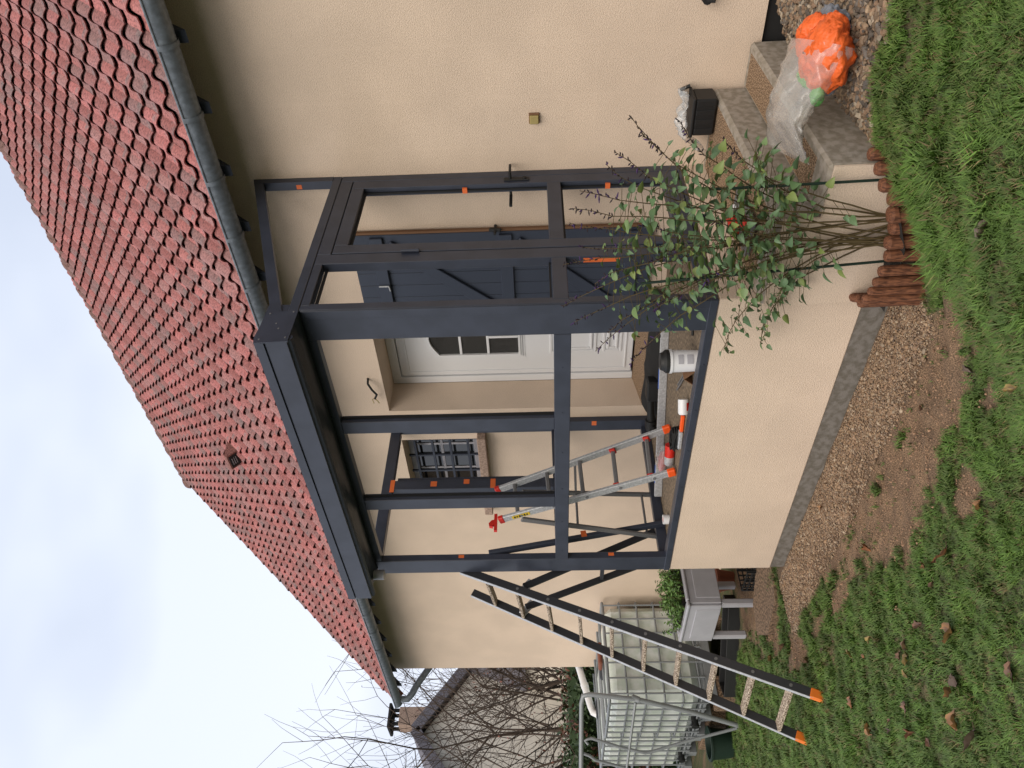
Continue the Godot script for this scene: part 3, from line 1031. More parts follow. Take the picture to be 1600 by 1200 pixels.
# ---------------------------------------------------------------- porch frame
func build_porch() -> void:
	var t := thing("porch_frame", "dark grey aluminium porch frame without glass, standing on the terrace", "porch frame")
	var X0 := -0.057
	# --- side with the door, plane x = 0
	var up := Node3D.new()
	up.name = "fanlight"
	t.add_child(up)
	var ol := func(z: float) -> float: return 3.5575 - 0.3176 * z
	var mb := MB.new()
	mb.prism(PackedVector2Array([Vector2(0.052, ol.call(0.052)), Vector2(1.362, ol.call(1.362)), Vector2(1.362, ol.call(1.362) - 0.06), Vector2(0.052, ol.call(0.052) - 0.06)]), 0, X0, 0.0)
	part(up, "top_rail", mb, M.alu)
	mb = MB.new()
	mb.prism(PackedVector2Array([Vector2(0.0, 3.035), Vector2(0.052, 3.035), Vector2(0.052, ol.call(0.052)), Vector2(0.0, ol.call(0.0))]), 0, X0, 0.0005)
	part(up, "stile", mb, M.alu)
	boxpart(up, "bottom_rail", Vector3(X0, 2.981, 0.0), Vector3(0.0, 3.034, 1.362), M.alu)
	# fixed frame round door and sidelight
	boxpart(t, "door_jamb", Vector3(X0, 0.832, 0.002), Vector3(0, 2.977, 0.066), M.alu)
	boxpart(t, "door_head", Vector3(X0, 2.90, 0.066), Vector3(0, 2.977, 0.864), M.alu)
	boxpart(t, "mullion", Vector3(X0, 0.832, 0.864), Vector3(0, 2.977, 0.955), M.alu)
	boxpart(t, "sidelight_head", Vector3(X0, 2.93, 0.955), Vector3(0, 2.977, 1.32), M.alu)
	boxpart(t, "sidelight_stile", Vector3(X0, 0.832, 1.32), Vector3(0, 2.977, 1.356), M.alu)
	boxpart(t, "sidelight_rail", Vector3(X0, 1.585, 0.955), Vector3(-0.0005, 1.665, 1.32), M.alu)
	boxpart(t, "sidelight_sill", Vector3(X0, 0.832, 0.955), Vector3(0, 0.90, 1.32), M.alu)
	boxpart(t, "door_threshold", Vector3(X0, 0.832, 0.066), Vector3(0, 0.852, 0.864), M.alu)
	for g in [[2.905, 2.92, 0.955, 1.32], [1.67, 1.68, 0.955, 1.32]]:
		boxpart(t, "gasket", Vector3(X0 + 0.01, g[0], g[2]), Vector3(X0 + 0.022, g[1], g[3]), M.rubber, 0.001)
	# rebates behind the joints, so that no light falls through the narrow gaps
	var sl := MB.new()
	sl.box(Vector3(X0 - 0.012, 0.832, 0.05), Vector3(X0 - 0.001, 2.95, 0.09))
	sl.box(Vector3(X0 - 0.012, 0.832, 0.84), Vector3(X0 - 0.001, 2.95, 0.885))
	sl.box(Vector3(X0 - 0.012, 2.88, 0.09), Vector3(X0 - 0.001, 2.95, 0.84))
	part(t, "door_seal", sl, M.rubber)
	# the door leaf
	var d := Node3D.new()
	d.name = "door"
	t.add_child(d)
	boxpart(d, "stile", Vector3(X0, 0.858, 0.072), Vector3(0.002, 2.894, 0.16), M.alu)
	boxpart(d, "stile", Vector3(X0, 0.858, 0.778), Vector3(0.002, 2.894, 0.858), M.alu)
	boxpart(d, "top_rail", Vector3(X0, 2.816, 0.16), Vector3(0.002, 2.894, 0.778), M.alu)
	boxpart(d, "middle_rail", Vector3(X0, 1.588, 0.16), Vector3(0.002, 1.672, 0.778), M.alu)
	boxpart(d, "bottom_rail", Vector3(X0, 0.858, 0.16), Vector3(0.002, 0.96, 0.778), M.alu)
	for q in [[1.672, 2.816], [0.96, 1.588]]:
		var gk := MB.new()
		gk.box(Vector3(X0 + 0.018, q[0], 0.16), Vector3(X0 + 0.03, q[1], 0.172))
		gk.box(Vector3(X0 + 0.018, q[1] - 0.012, 0.172), Vector3(X0 + 0.03, q[1], 0.766))
		gk.box(Vector3(X0 + 0.018, q[0], 0.766), Vector3(X0 + 0.03, q[1], 0.778))
		part(d, "gasket", gk, M.rubber)
	var hd := MB.new()
	hd.box(Vector3(0.002, 1.78, 0.10), Vector3(0.012, 1.94, 0.135), 0.004)
	hd.tube([Vector3(0.012, 1.90, 0.117), Vector3(0.055, 1.90, 0.117)], [0.009], 10)
	hd.tube([Vector3(0.05, 1.90, 0.11), Vector3(0.05, 1.90, 0.02)], [0.009], 10)
	hd.tube([Vector3(0.012, 1.81, 0.117), Vector3(0.02, 1.81, 0.117)], [0.013], 10)
	part(d, "handle", hd, M.black)
	var hi := MB.new()
	hi.tube([Vector3(X0, 1.90, 0.117), Vector3(X0 - 0.05, 1.90, 0.117)], [0.009], 10)
	hi.bar(Vector3(X0 - 0.05, 1.90, 0.11), Vector3(X0 - 0.05, 1.90, 0.245), 0.018, 0.02, Vector3.UP, 0.004)
	part(d, "inner_handle", hi, M.black)
	for yy in [1.1, 2.45]:
		var hg := MB.new()
		hg.tube([Vector3(0.012, yy - 0.05, 0.866), Vector3(0.012, yy + 0.05, 0.866)], [0.011], 10)
		part(d, "hinge", hg, M.alu)
	# --- corner post and front, plane z = D
	var D := 1.362
	var Z0 := D - 0.057
	var cp := Node3D.new()
	cp.name = "corner_post"
	t.add_child(cp)
	boxpart(cp, "post", Vector3(-0.208, 0.832, 1.30), Vector3(-0.003, 2.977, D), M.alu, 0.005)
	boxpart(cp, "cover_strip", Vector3(-0.055, 0.832, D), Vector3(-0.004, 2.96, D + 0.004), M.alu, 0.002)
	boxpart(cp, "cover_strip", Vector3(-0.002, 0.832, 1.318 + 0.04), Vector3(0.001, 2.96, D), M.alu, 0.001)
	var fr := t
	boxpart(fr, "end_post", Vector3(-2.514, 0.832, Z0), Vector3(-2.352, 2.977, D), M.alu, 0.005)
	boxpart(fr, "top_rail", Vector3(-2.352, 2.93, Z0), Vector3(-0.208, 2.977, D - 0.002), M.alu)
	boxpart(fr, "middle_rail", Vector3(-2.352, 1.572, Z0), Vector3(-0.208, 1.664, D + 0.001), M.alu)
	boxpart(fr, "bottom_rail", Vector3(-2.514, 0.829, Z0 - 0.012), Vector3(-0.003, 0.872, D + 0.006), M.alu)
	for q in [[-0.955, -0.853], [-1.722, -1.616]]:
		boxpart(fr, "upper_post", Vector3(q[0], 1.664, Z0), Vector3(q[1], 2.93, D), M.alu)
		var gk := MB.new()
		gk.box(Vector3(q[1], 1.67, Z0 + 0.012), Vector3(q[1] + 0.006, 2.925, Z0 + 0.03))
		gk.box(Vector3(q[0] - 0.006, 1.67, Z0 + 0.012), Vector3(q[0], 2.925, Z0 + 0.03))
		part(fr, "gasket", gk, M.rubber)
	var sc := MB.new()
	for k in 6:
		var xx := -0.45 - k * 0.36
		sc.tube([Vector3(xx, 1.618, D), Vector3(xx, 1.618, D + 0.003)], [0.006], 8)
		sc.tube([Vector3(xx, 0.85, D + 0.006), Vector3(xx, 0.85, D + 0.009)], [0.006], 8)
	part(fr, "screws", sc, M.alu)
	# --- box gutter beam over the front
	var bm := Node3D.new()
	bm.name = "front_beam"
	t.add_child(bm)
	var prof := PackedVector2Array([Vector2(1.30, 2.979), Vector2(1.40, 2.979), Vector2(1.44, 2.985), Vector2(1.49, 3.0), Vector2(1.535, 3.0), Vector2(1.545, 2.972), Vector2(1.562, 2.966), Vector2(1.578, 2.974), Vector2(1.584, 2.988), Vector2(1.592, 2.988), Vector2(1.598, 2.99), Vector2(1.598, 3.098), Vector2(1.592, 3.098), Vector2(1.592, 3.106), Vector2(1.604, 3.106), Vector2(1.604, 3.153), Vector2(1.56, 3.158), Vector2(1.30, 3.148)])
	mb = MB.new()
	mb.prism(prof, 0, -2.455, -0.006)
	part(bm, "gutter_profile", mb, M.alu)
	mb = MB.new()
	mb.prism(PackedVector2Array([Vector2(1.362, 2.979), Vector2(1.598, 2.983), Vector2(1.605, 3.153), Vector2(1.56, 3.16), Vector2(1.362, 3.135)]), 0, -0.006, 0.002)
	part(bm, "end_cap", mb, M.alu)
	mb = MB.new()
	for q in [Vector3(0.002, 3.12, 1.38), Vector3(0.002, 3.0, 1.37), Vector3(0.002, 3.0, 1.57), Vector3(0.002, 3.13, 1.58), Vector3(0.002, 3.07, 1.46), Vector3(0.002, 3.05, 1.5)]:
		mb.tube([q, q + Vector3(0.002, 0, 0)], [0.005], 8)
	part(bm, "rivets", mb, M.darksteel)
	mb = MB.new()
	mb.tube([Vector3(-2.40, 2.985, 1.44), Vector3(-2.40, 2.91, 1.44)], [0.036, 0.036], 14)
	part(bm, "outlet", mb, M.whitedull, "short white outlet stub under the end of the front beam")
	# --- far side, parallel to the door side
	var XA := -2.455
	var XB := -2.39
	boxpart(t, "far_wall_jamb", Vector3(-2.43, 0.832, 0.002), Vector3(-2.31, 3.03, 0.055), M.alu)
	boxpart(t, "far_transom", Vector3(XA, 2.945, 0.055), Vector3(XB, 3.03, Z0 - 0.002), M.alu)
	boxpart(t, "far_middle_rail", Vector3(XA, 1.572, 0.055), Vector3(XB, 1.66, Z0 - 0.002), M.alu)
	boxpart(t, "far_bottom_rail", Vector3(XA, 0.832, 0.055), Vector3(XB, 0.905, Z0 - 0.013), M.alu)
	boxpart(t, "far_mullion", Vector3(XA, 1.66, 0.585), Vector3(XB, 2.945, 0.675), M.alu)
	boxpart(t, "far_sash_stile", Vector3(XA - 0.03, 1.70, 0.53), Vector3(XA + 0.03, 2.92, 0.585), M.alu)
	# orange marker tape
	for q in [[Vector3(-0.05, 3.24, 0.052), Vector3(-0.02, 3.275, 0.0535)], [Vector3(-0.05, 2.17, 0.16), Vector3(-0.015, 2.20, 0.1735)], [Vector3(-0.05, 1.28, 0.16), Vector3(-0.015, 1.31, 0.1735)],
			[Vector3(-0.04, 1.29, 0.955), Vector3(-0.012, 1.49, 0.957)],
			[Vector3(-2.31, 2.53, 0.01), Vector3(-2.308, 2.58, 0.056)], [Vector3(-2.36, 1.28, 0.055), Vector3(-2.31, 1.32, 0.057)],
			[Vector3(XB, 2.93, 0.58), Vector3(XB + 0.002, 2.965, 0.70)], [Vector3(XB, 2.59, 0.60), Vector3(XB + 0.002, 2.64, 0.65)], [Vector3(XB, 2.33, 0.585), Vector3(XB + 0.002, 2.375, 0.63)], [Vector3(XB, 2.12, 0.585), Vector3(XB + 0.002, 2.16, 0.675)],
			[Vector3(-2.353, 2.33, 1.315), Vector3(-2.3505, 2.37, 1.34)], [Vector3(-2.353, 1.24, 1.315), Vector3(-2.3505, 1.28, 1.34)]]:
		boxpart(t, "tape", q[0], q[1], M.tape, 0.0)
	# loose profile leaning inside the far side
	var lp := thing("loose_profile", "loose dark aluminium profile leaning inside the porch beside the end post", "profile")
	mb = MB.new()
	mb.bar(Vector3(-2.36, 0.835, 1.06), Vector3(-2.36, 2.15, 1.30), 0.03, 0.05, Vector3(1, 0, 0), 0.003)
	part(lp, "profile_bar", mb, M.alu)
	mb = MB.new()
	mb.bar(Vector3(-2.333, 1.43, 1.157), Vector3(-2.333, 1.47, 1.163), 0.052, 0.003, Vector3(1, 0, 0))
	part(lp, "tape", mb, M.tape)

# ---------------------------------------------------------------- background
func branchy(mb: MB, p: Vector3, d: Vector3, len: float, r: float, depth: int, rg: RandomNumberGenerator, tips: Array, droop := 0.0) -> void:
	var pts := [p]
	var q := p
	var dd := d
	var segs := 4 if depth > 1 else 3
	for k in segs:
		dd = (dd + Vector3(rg.randf_range(-0.16, 0.16), rg.randf_range(-0.08, 0.12) - droop, rg.randf_range(-0.16, 0.16))).normalized()
		q = q + dd * len / segs
		pts.append(q)
		if depth > 0 and (k > 0 or depth < 3):
			for m in (2 if rg.randf() < 0.3 else 1):
				var side := Vector3(rg.randf_range(-1, 1), rg.randf_range(-0.4, 0.8), rg.randf_range(-1, 1))
				side = (side - dd * side.dot(dd)).normalized()
				branchy(mb, q, (dd * rg.randf_range(0.5, 1.0) + side * rg.randf_range(0.45, 0.9)).normalized(), len * rg.randf_range(0.45, 0.72), r * 0.55, depth - 1, rg, tips, droop)
	var rads := []
	for k in pts.size(): rads.append(lerpf(r, r * 0.5, k / float(segs)))
	mb.tube(pts, rads, 6 if depth > 2 else (4 if depth > 0 else 3), false)
	if depth == 0: tips.append(q)

func leaf_mesh(len: float, wid: float, fold: float, droop: float, col: Color, heart := true) -> MB:
	var mb := MB.new()
	mb.col = col
	var rows := []
	var m := 6
	for i in m + 1:
		var t := i / float(m)
		var w := wid * 0.5 * (pow(sin(PI * pow(t, 0.62 if heart else 0.9)), 0.85) if i > 0 and i < m else (0.12 if i == 0 else 0.01))
		var y := -droop * len * t * t
		var z := len * t
		rows.append([Vector3(-w, y + fold * w, z), Vector3(-w * 0.5, y + fold * w * 0.35, z), Vector3(0, y, z), Vector3(w * 0.5, y + fold * w * 0.35, z), Vector3(w, y + fold * w, z)])
	mb.grid(rows)
	return mb

func build_background() -> void:
	var nb := thing("neighbour_house", "distant pale gabled house with dark roof and chimney behind bare shrubs", "house", Vector3(-24, -0.95, -5.72))
	var w := MB.new()
	w.prism(PackedVector2Array([Vector2(-5.5, -1.0), Vector2(5.5, -1.0), Vector2(5.5, 2.9), Vector2(0, 6.95), Vector2(-5.5, 2.9)]), 0, -9.0, 0.0)
	part(nb, "gable_wall", w, M.far_wall)
	var rf := Node3D.new()
	rf.name = "roof"
	nb.add_child(rf)
	for s in [-1.0, 1.0]:
		var mb := MB.new()
		mb.bar(Vector3(-4.4, 7.22, 0.0), Vector3(-4.4, 7.22 - 4.6, s * 6.2), 9.4, 0.22, Vector3(0, 1, 0))
		part(rf, "slope", mb, M.far_roof)
		mb = MB.new()
		mb.bar(Vector3(0.36, 7.2, 0.0), Vector3(0.36, 7.2 - 4.6, s * 6.2), 0.1, 0.34, Vector3(0, 1, 0))
		part(rf, "bargeboard", mb, M.far_roof)
	var ch := MB.new()
	ch.box(Vector3(-0.9, 5.2, -1.02), Vector3(-0.25, 7.9, -0.38), 0.02)
	var c2 := part(rf, "chimney", ch, M.stone_sill)
	var cp := MB.new()
	cp.box(Vector3(-1.0, 8.17, -1.12), Vector3(-0.15, 8.27, -0.28), 0.02)
	for s in [[-0.85, -0.98], [-0.4, -0.98], [-0.85, -0.52], [-0.4, -0.52]]:
		cp.box(Vector3(s[0], 7.9, s[1]), Vector3(s[0] + 0.1, 8.17, s[1] + 0.1))
	part(rf, "chimney_cowl", cp, M.blackmatt)
	# second roof at the right, half behind the house corner
	var sb := thing("neighbour_outbuilding", "dark slate roof of a low building just past the house corner", "building", Vector3(-21, -0.5, -8.6))
	w = MB.new()
	w.box(Vector3(-4, -1, -4), Vector3(0, 3.2, 1.3))
	part(sb, "wall", w, M.far_wall)
	w = MB.new()
	w.prism(PackedVector2Array([Vector2(-4.4, 3.0), Vector2(1.5, 3.0), Vector2(0.75, 5.0), Vector2(-1.5, 5.6)]), 0, -4.3, 0.3)
	part(sb, "roof", w, M.far_roof)
	# bare trees and shrubs
	var rg := RandomNumberGenerator.new()
	var specs := [
		["bare_tree", Vector3(-12.0, -0.3, -1.2), 5.6, 0.04, 9, 31, "tall bare shrub whose thin upright twigs reach into the sky", 0.5],
		["bare_tree", Vector3(-14.5, -0.3, -3.3), 4.6, 0.045, 6, 32, "bare spreading tree in front of the distant gable wall", 0.8],
		["bare_tree", Vector3(-11.2, -0.3, -2.1), 3.5, 0.03, 6, 33, "bare shrub with reddish-brown leaf remnants next to the house corner", 0.75]]
	for s in specs:
		rg.seed = s[5]
		var t := thing(s[0], s[6], "tree", s[1], "bare trees behind the water tanks")
		var tips := []
		var tk := MB.new()
		tk.tube([Vector3(0, -0.2, 0), Vector3(0.02, 0.3, 0.01)], [s[3] * 2.2, s[3] * 1.6], 8)
		part(t, "trunk", tk, M.twig)
		var mb := MB.new()
		for k in s[4]:
			var a = TAU * k / s[4] + rg.randf()
			branchy(mb, Vector3(0.02, 0.25, 0.01), Vector3(cos(a) * s[7], 1.3, sin(a) * s[7]).normalized(), s[2] * rg.randf_range(0.5, 0.72), s[3] * rg.randf_range(0.6, 1.0), 3, rg, tips, 0.0)
		part(t, "crown", mb, M.twig)
		if s[5] == 33 or s[5] == 32:
			var lm := leaf_mesh(0.05, 0.03, 0.3, 0.3, Color.WHITE, false).commit()
			var xf := []
			var cl := []
			for q in tips:
				if rg.randf() > 0.55: continue
				xf.append(Transform3D(Basis.from_euler(Vector3(rg.randf() * TAU, rg.randf() * TAU, 0)), q))
				cl.append(Color(0.16, 0.055, 0.035) * rg.randf_range(0.6, 1.3))
			scatter(t, "withered_leaves", lm, M.leaf, xf, cl)
	# hedge
	var hg := thing("hedge", "dark evergreen hedge behind the water tanks, left of the house corner", "hedge", Vector3(-10.2, -0.3, -1.3))
	var core := MB.new()
	core.box(Vector3(-0.45, -0.2, -3.4), Vector3(0.45, 1.72, 6.4), 0.15)
	part(hg, "inner_growth", core, M.hedge_core)
	rg.seed = 90
	var lf := leaf_mesh(0.075, 0.04, 0.3, 0.2, Color.WHITE, false).commit()
	var xf := []
	var cl := []
	for k in 26000:
		var p := Vector3(rg.randf_range(-0.5, 0.62), rg.randf_range(-0.1, 1.85), rg.randf_range(-3.5, 6.5))
		if p.x < 0.35 and p.y < 1.6: p.x = rg.randf_range(0.42, 0.62)
		p.x += 0.1 * n2(p.y, p.z, 90.0)
		p.y += 0.08 * n2(p.z, 4.0, 90.0)
		xf.append(Transform3D(Basis.from_euler(Vector3(rg.randf_range(-1.2, 1.2), rg.randf() * TAU, rg.randf_range(-1, 1))).scaled(Vector3.ONE * rg.randf_range(0.7, 1.4)), p))
		var red := n2(p.z, p.y, 60.0) > 0.12 and rg.randf() < 0.6
		cl.append((Color(0.12, 0.05, 0.03) if red else Color(0.04, 0.07, 0.025)) * rg.randf_range(0.6, 1.5))
	scatter(hg, "foliage", lf, M.leaf, xf, cl)

# ---------------------------------------------------------------- planter and plant
func build_planter() -> void:
	var lpn := thing("log_planter", "small planting bed edged with short brown round logs at the terrace corner", "planter")
	var soil := MB.new()
	soil.col = Color(0.03, 0.026, 0.022)
	var rows := []
	for i in 9:
		var row := []
		for j in 7:
			var x := lerpf(0.05, 0.76, i / 8.0)
			var z := lerpf(1.372, 1.56, j / 6.0)
			row.append(Vector3(x, 0.10 + 0.17 * smoothstep(0.35, 0.85, x) + 0.02 * n2(x, z, 2500.0), z))
		rows.append(row)
	soil.grid(rows)
	part(lpn, "soil", soil, M.soil)
	var rg := RandomNumberGenerator.new()
	rg.seed = 17
	var lg := [[0.80, 1.42, 0.335], [0.775, 1.475, 0.315], [0.725, 1.515, 0.285], [0.655, 1.53, 0.252], [0.576, 1.515, 0.216], [0.495, 1.50, 0.186], [0.425, 1.515, 0.180], [0.36, 1.535, 0.178], [0.312, 1.575, 0.2], [0.262, 1.59, 0.214], [0.217, 1.602, 0.222], [0.176, 1.604, 0.234], [0.137, 1.585, 0.233], [0.108, 1.548, 0.225], [0.085, 1.508, 0.22], [0.064, 1.47, 0.214], [0.048, 1.432, 0.21], [0.036, 1.395, 0.2]]
	for li in lg.size():
		var q: Array = lg[li]
		var mb := MB.new()
		var near := 0.09
		for m in [li - 1, li + 1]:
			if m >= 0 and m < lg.size(): near = minf(near, Vector2(q[0] - lg[m][0], q[1] - lg[m][1]).length())
		var r := near * rg.randf_range(0.47, 0.52)
		var base := ground_y(q[0], q[1]) - 0.1
		var h: float = q[2] + rg.randf_range(-0.012, 0.012)
		var prof := [Vector2(r, base), Vector2(r * rg.randf_range(0.97, 1.03), lerpf(base, h, 0.5)), Vector2(r, h - 0.016), Vector2(r * 0.82, h - 0.004), Vector2(r * 0.5, h), Vector2(0.0, h + 0.001)]
		mb.lathe(prof, 11)
		var o := part(lpn, "log", mb, M.log)
		o.position = Vector3(q[0], 0, q[1])
		o.rotation = Vector3(rg.randf_range(-0.04, 0.04), rg.randf() * TAU, rg.randf_range(-0.04, 0.04))
	# garden stakes
	for s in [[Vector3(0.70, 0.2, 1.45), Vector3(0.69, 1.05, 1.47), "thin dark green stake right of the plant stems"], [Vector3(0.31, 0.1, 1.50), Vector3(0.235, 1.25, 1.52), "thicker dark green stake left of the plant stems"]]:
		var mb := MB.new()
		mb.tube([s[0], (s[0] + s[1]) * 0.5, s[1], s[1] + Vector3(0, 0.008, 0)], [0.0065, 0.0065, 0.0065, 0.002], 8)
		var o := part(self, "garden_stake", mb, M.stake)
		tag(o, s[2], "stake", "plant stakes")
	# tall flowering plant
	var pl := thing("salvia_plant", "tall leggy green plant with spent dark purple flower spikes in the log planter", "plant", Vector3(0.43, 0.14, 1.45))
	var tips := [[1.07, 1.36, 1.52], [0.94, 1.42, 1.56], [0.81, 1.44, 1.44], [1.0, 1.32, 1.5], [0.79, 1.56, 1.62], [0.71, 1.59, 1.62], [0.49, 1.59, 1.39], [0.4, 1.54, 1.46], [0.28, 1.62, 1.42], [0.22, 1.47, 1.48], [0.02, 1.62, 1.42], [-0.03, 1.57, 1.49], [-0.05, 1.4, 1.54], [-0.26, 1.45, 1.45], [-0.26, 1.28, 1.55], [-0.19, 0.81, 1.53], [-0.17, 0.62, 1.5], [0.12, 0.61, 1.58], [0.91, 0.96, 1.43], [0.86, 0.82, 1.48], [0.99, 1.15, 1.44], [0.6, 1.3, 1.6], [0.15, 1.2, 1.62], [0.45, 1.25, 1.66], [0.66, 1.05, 1.62], [0.3, 1.0, 1.64]]
	var lv := []
	var lvm := []
	var greens := [Color(0.105, 0.18, 0.075), Color(0.085, 0.15, 0.068), Color(0.14, 0.215, 0.08), Color(0.10, 0.17, 0.085), Color(0.17, 0.22, 0.065)]
	for k in 5:
		lvm.append(leaf_mesh(0.075, 0.05, [0.25, 0.4, 0.15, 0.5, 0.3][k], [0.25, 0.4, 0.15, 0.5, 0.3][k], greens[k]))
		lv.append(lvm[k].commit())
	var many := MB.new()
	var spots := []
	for ti in tips.size():
		var q: Array = tips[ti]
		var tip := Vector3(q[0], q[1], q[2]) - pl.position
		var b := Vector3(rg.randf_range(-0.1, 0.12), -0.02, rg.randf_range(-0.05, 0.05))
		var low := tip.y < 0.75
		var ctl := Vector3(lerpf(b.x, tip.x, 0.32), maxf(tip.y, 0.55) * (0.75 if not low else 0.95), lerpf(b.z, tip.z, 0.4))
		var pts := []
		var rads := []
		for k in 11:
			var tt := k / 10.0
			pts.append(b.lerp(ctl, tt).lerp(ctl.lerp(tip, tt), tt) + Vector3(rg.randf_range(-0.008, 0.008), 0, rg.randf_range(-0.008, 0.008)) * (1.0 if k > 0 else 0.0))
			rads.append(lerpf(0.0046, 0.0014, tt))
		var sm := MB.new()
		sm.tube(pts, rads, 5)
		var stem := part(pl, "stem", sm, M.stem)
		var spike: bool = not low
		var last := 0.80 if spike else 1.0
		var t := 0.22 + rg.randf() * 0.15
		while t < last:
			var f := t * 10.0
			var i0 := mini(int(f), 9)
			var p: Vector3 = pts[i0].lerp(pts[i0 + 1], f - i0)
			var dir: Vector3 = (pts[i0 + 1] - pts[i0]).normalized()
			var a := rg.randf() * TAU
			for s in 2:
				if rg.randf() < (0.6 if t < 0.4 else 0.1): continue
				var out := Vector3(cos(a + PI * s), rg.randf_range(-0.35, 0.5), sin(a + PI * s))
				out = (out - dir * out.dot(dir) * 0.4).normalized()
				var base := p + out * (rg.randf_range(0.012, 0.04) + (0.0 if rg.randf() < 0.6 else rg.randf_range(0.03, 0.10)))
				var sc := rg.randf_range(0.38, 0.9) * (1.0 if t < 0.72 else 0.75)
				var bs := Basis.looking_at(-out, Vector3.UP if absf(out.y) < 0.95 else Vector3.RIGHT) * Basis.from_euler(Vector3(0, 0, rg.randf_range(-1.3, 1.3)))
				var xf := Transform3D(bs.scaled_local(Vector3.ONE * sc), base)
				many.xf = Transform3D()
				many.tube([p, base + out * 0.006], [0.0016, 0.0012], 3, false)
				spots.append([xf, rg.randi() % 5])
			t += rg.randf_range(0.016, 0.03)
		if spike:
			var fm := MB.new()
			var pm := MB.new()
			var any := false
			t = 0.80
			while t <= 1.0:
				var f := minf(t * 10.0, 9.99)
				var i0 := int(f)
				var p: Vector3 = pts[i0].lerp(pts[i0 + 1], f - i0)
				for s in 2:
					if rg.randf() < 0.25: continue
					var o := Vector3(rg.randf_range(-1, 1), rg.randf_range(-0.2, 0.9), rg.randf_range(-1, 1)).normalized()
					var l := rg.randf_range(0.012, 0.026)
					if rg.randf() < 0.2:
						pm.tube([p, p + o * l * 0.7, p + o * l * 1.4], [0.0015, 0.0042, 0.0015], 5)
						any = true
					else:
						fm.tube([p, p + o * l * 0.6, p + o * l], [0.0012, 0.0034, 0.001], 5)
				t += 0.016
			part(stem, "seed_heads", fm, M.dryflower).set_meta("kind", "stuff")
			if any: part(stem, "flowers", pm, M.flower).set_meta("kind", "stuff")
	part(pl, "leaf_stalks", many, M.stem).set_meta("kind", "stuff")
	spots.sort_custom(func(p, q): return p[0].basis.x.length() > q[0].basis.x.length())
	var small := MB.new()
	for k in spots.size():
		if k < 300:
			mesh_node(pl, "leaf", lv[spots[k][1]], M.leaf).transform = spots[k][0]
		else:
			var src: MB = lvm[spots[k][1]]
			var t2: Transform3D = spots[k][0]
			var bi := small.v.size()
			small.v.append_array(t2 * src.v)
			small.n.append_array(Transform3D(t2.basis.orthonormalized(), Vector3.ZERO) * src.n)
			small.c.append_array(src.c)
			for q in src.ix: small.ix.append(q + bi)
	if small.v.size() > 0:
		part(pl, "small_leaves", small, M.leaf).set_meta("kind", "stuff")

# ---------------------------------------------------------------- left side: planter box, tanks, rack
func ibc(at: Vector3, label: String, w: float, dpt: float) -> void:
	# at: the near right bottom corner of the cage
	var t := thing("water_tank", label, "water tank", at, "caged water tanks")
	var h := 1.0
	var body := MB.new()
	body.box(Vector3(-w + 0.03, 0.05, -dpt + 0.03), Vector3(-0.03, h - 0.02, -0.03), 0.085)
	part(t, "plastic_body", body, M.tank)
	var lid := MB.new()
	lid.lathe([Vector2(0.11, h - 0.03), Vector2(0.11, h + 0.015), Vector2(0.09, h + 0.03), Vector2(0.0, h + 0.03)], 18)
	var l := part(t, "lid", lid, M.black)
	l.position = Vector3(-w * 0.5, 0, -dpt * 0.5)
	var pal := MB.new()
	pal.box(Vector3(-w, 0.0, -dpt), Vector3(0, 0.03, 0), 0.005)
	for x in [0.0, 0.5, 1.0]:
		pal.box(Vector3(-w + x * (w - 0.1), -0.1, -dpt), Vector3(-w + x * (w - 0.1) + 0.1, 0.0, 0), 0.006)
	part(t, "pallet", pal, M.galv)
	for k in 6:
		var y := 0.06 + k * 0.185
		var o := 0.012 if k < 5 else 0.0
		var mb := MB.new()
		var r := 0.06
		var pts := []
		for c in [[0.0, 0.0, 0.0], [0.0, -dpt, 1.0], [-w, -dpt, 2.0], [-w, 0.0, 3.0]]:
			var sx := -1.0 if c[0] == 0.0 else 1.0
			var sz := -1.0 if c[1] == 0.0 else 1.0
			var cx: float = c[0] + sx * r
			var cz: float = c[1] + sz * r
			for m in 4:
				var a: float = PI * 0.5 - c[2] * PI * 0.5 - m * PI / 6.0
				pts.append(Vector3(cx + r * cos(a), y, cz + r * sin(a)))
		pts.append(pts[0])
		mb.tube(pts, [0.0105 if k < 5 else 0.017], 7, false)
		part(t, "cage_ring", mb, M.galv)
	for k in 7:
		for side in 2:
			var z := -0.06 - k * (dpt - 0.12) / 6.0
			var x := -0.06 - k * (w - 0.12) / 6.0
			var p := Vector3(0.012, 0.0, z) if side == 0 else Vector3(x, 0.0, 0.012)
			var mb := MB.new()
			mb.tube([p, p + Vector3(0, h - 0.02, 0)], [0.0095], 7)
			part(t, "cage_bar", mb, M.galv)
	for k in 2:
		var x := -w * (0.3 + 0.4 * k)
		var mb := MB.new()
		mb.tube([Vector3(x, h + 0.0, 0.0), Vector3(x, h + 0.015, -dpt)], [0.013], 8)
		part(t, "top_bar", mb, M.galv)
	var vt := MB.new()
	vt.tube([Vector3(-w * 0.5, 0.08, -0.03), Vector3(-w * 0.5, 0.08, 0.08)], [0.035, 0.04], 12)
	vt.tube([Vector3(-w * 0.5 + 0.07, 0.12, 0.05), Vector3(-w * 0.5 - 0.02, 0.12, 0.05)], [0.008], 6)
	part(t, "outlet_valve", vt, M.black)

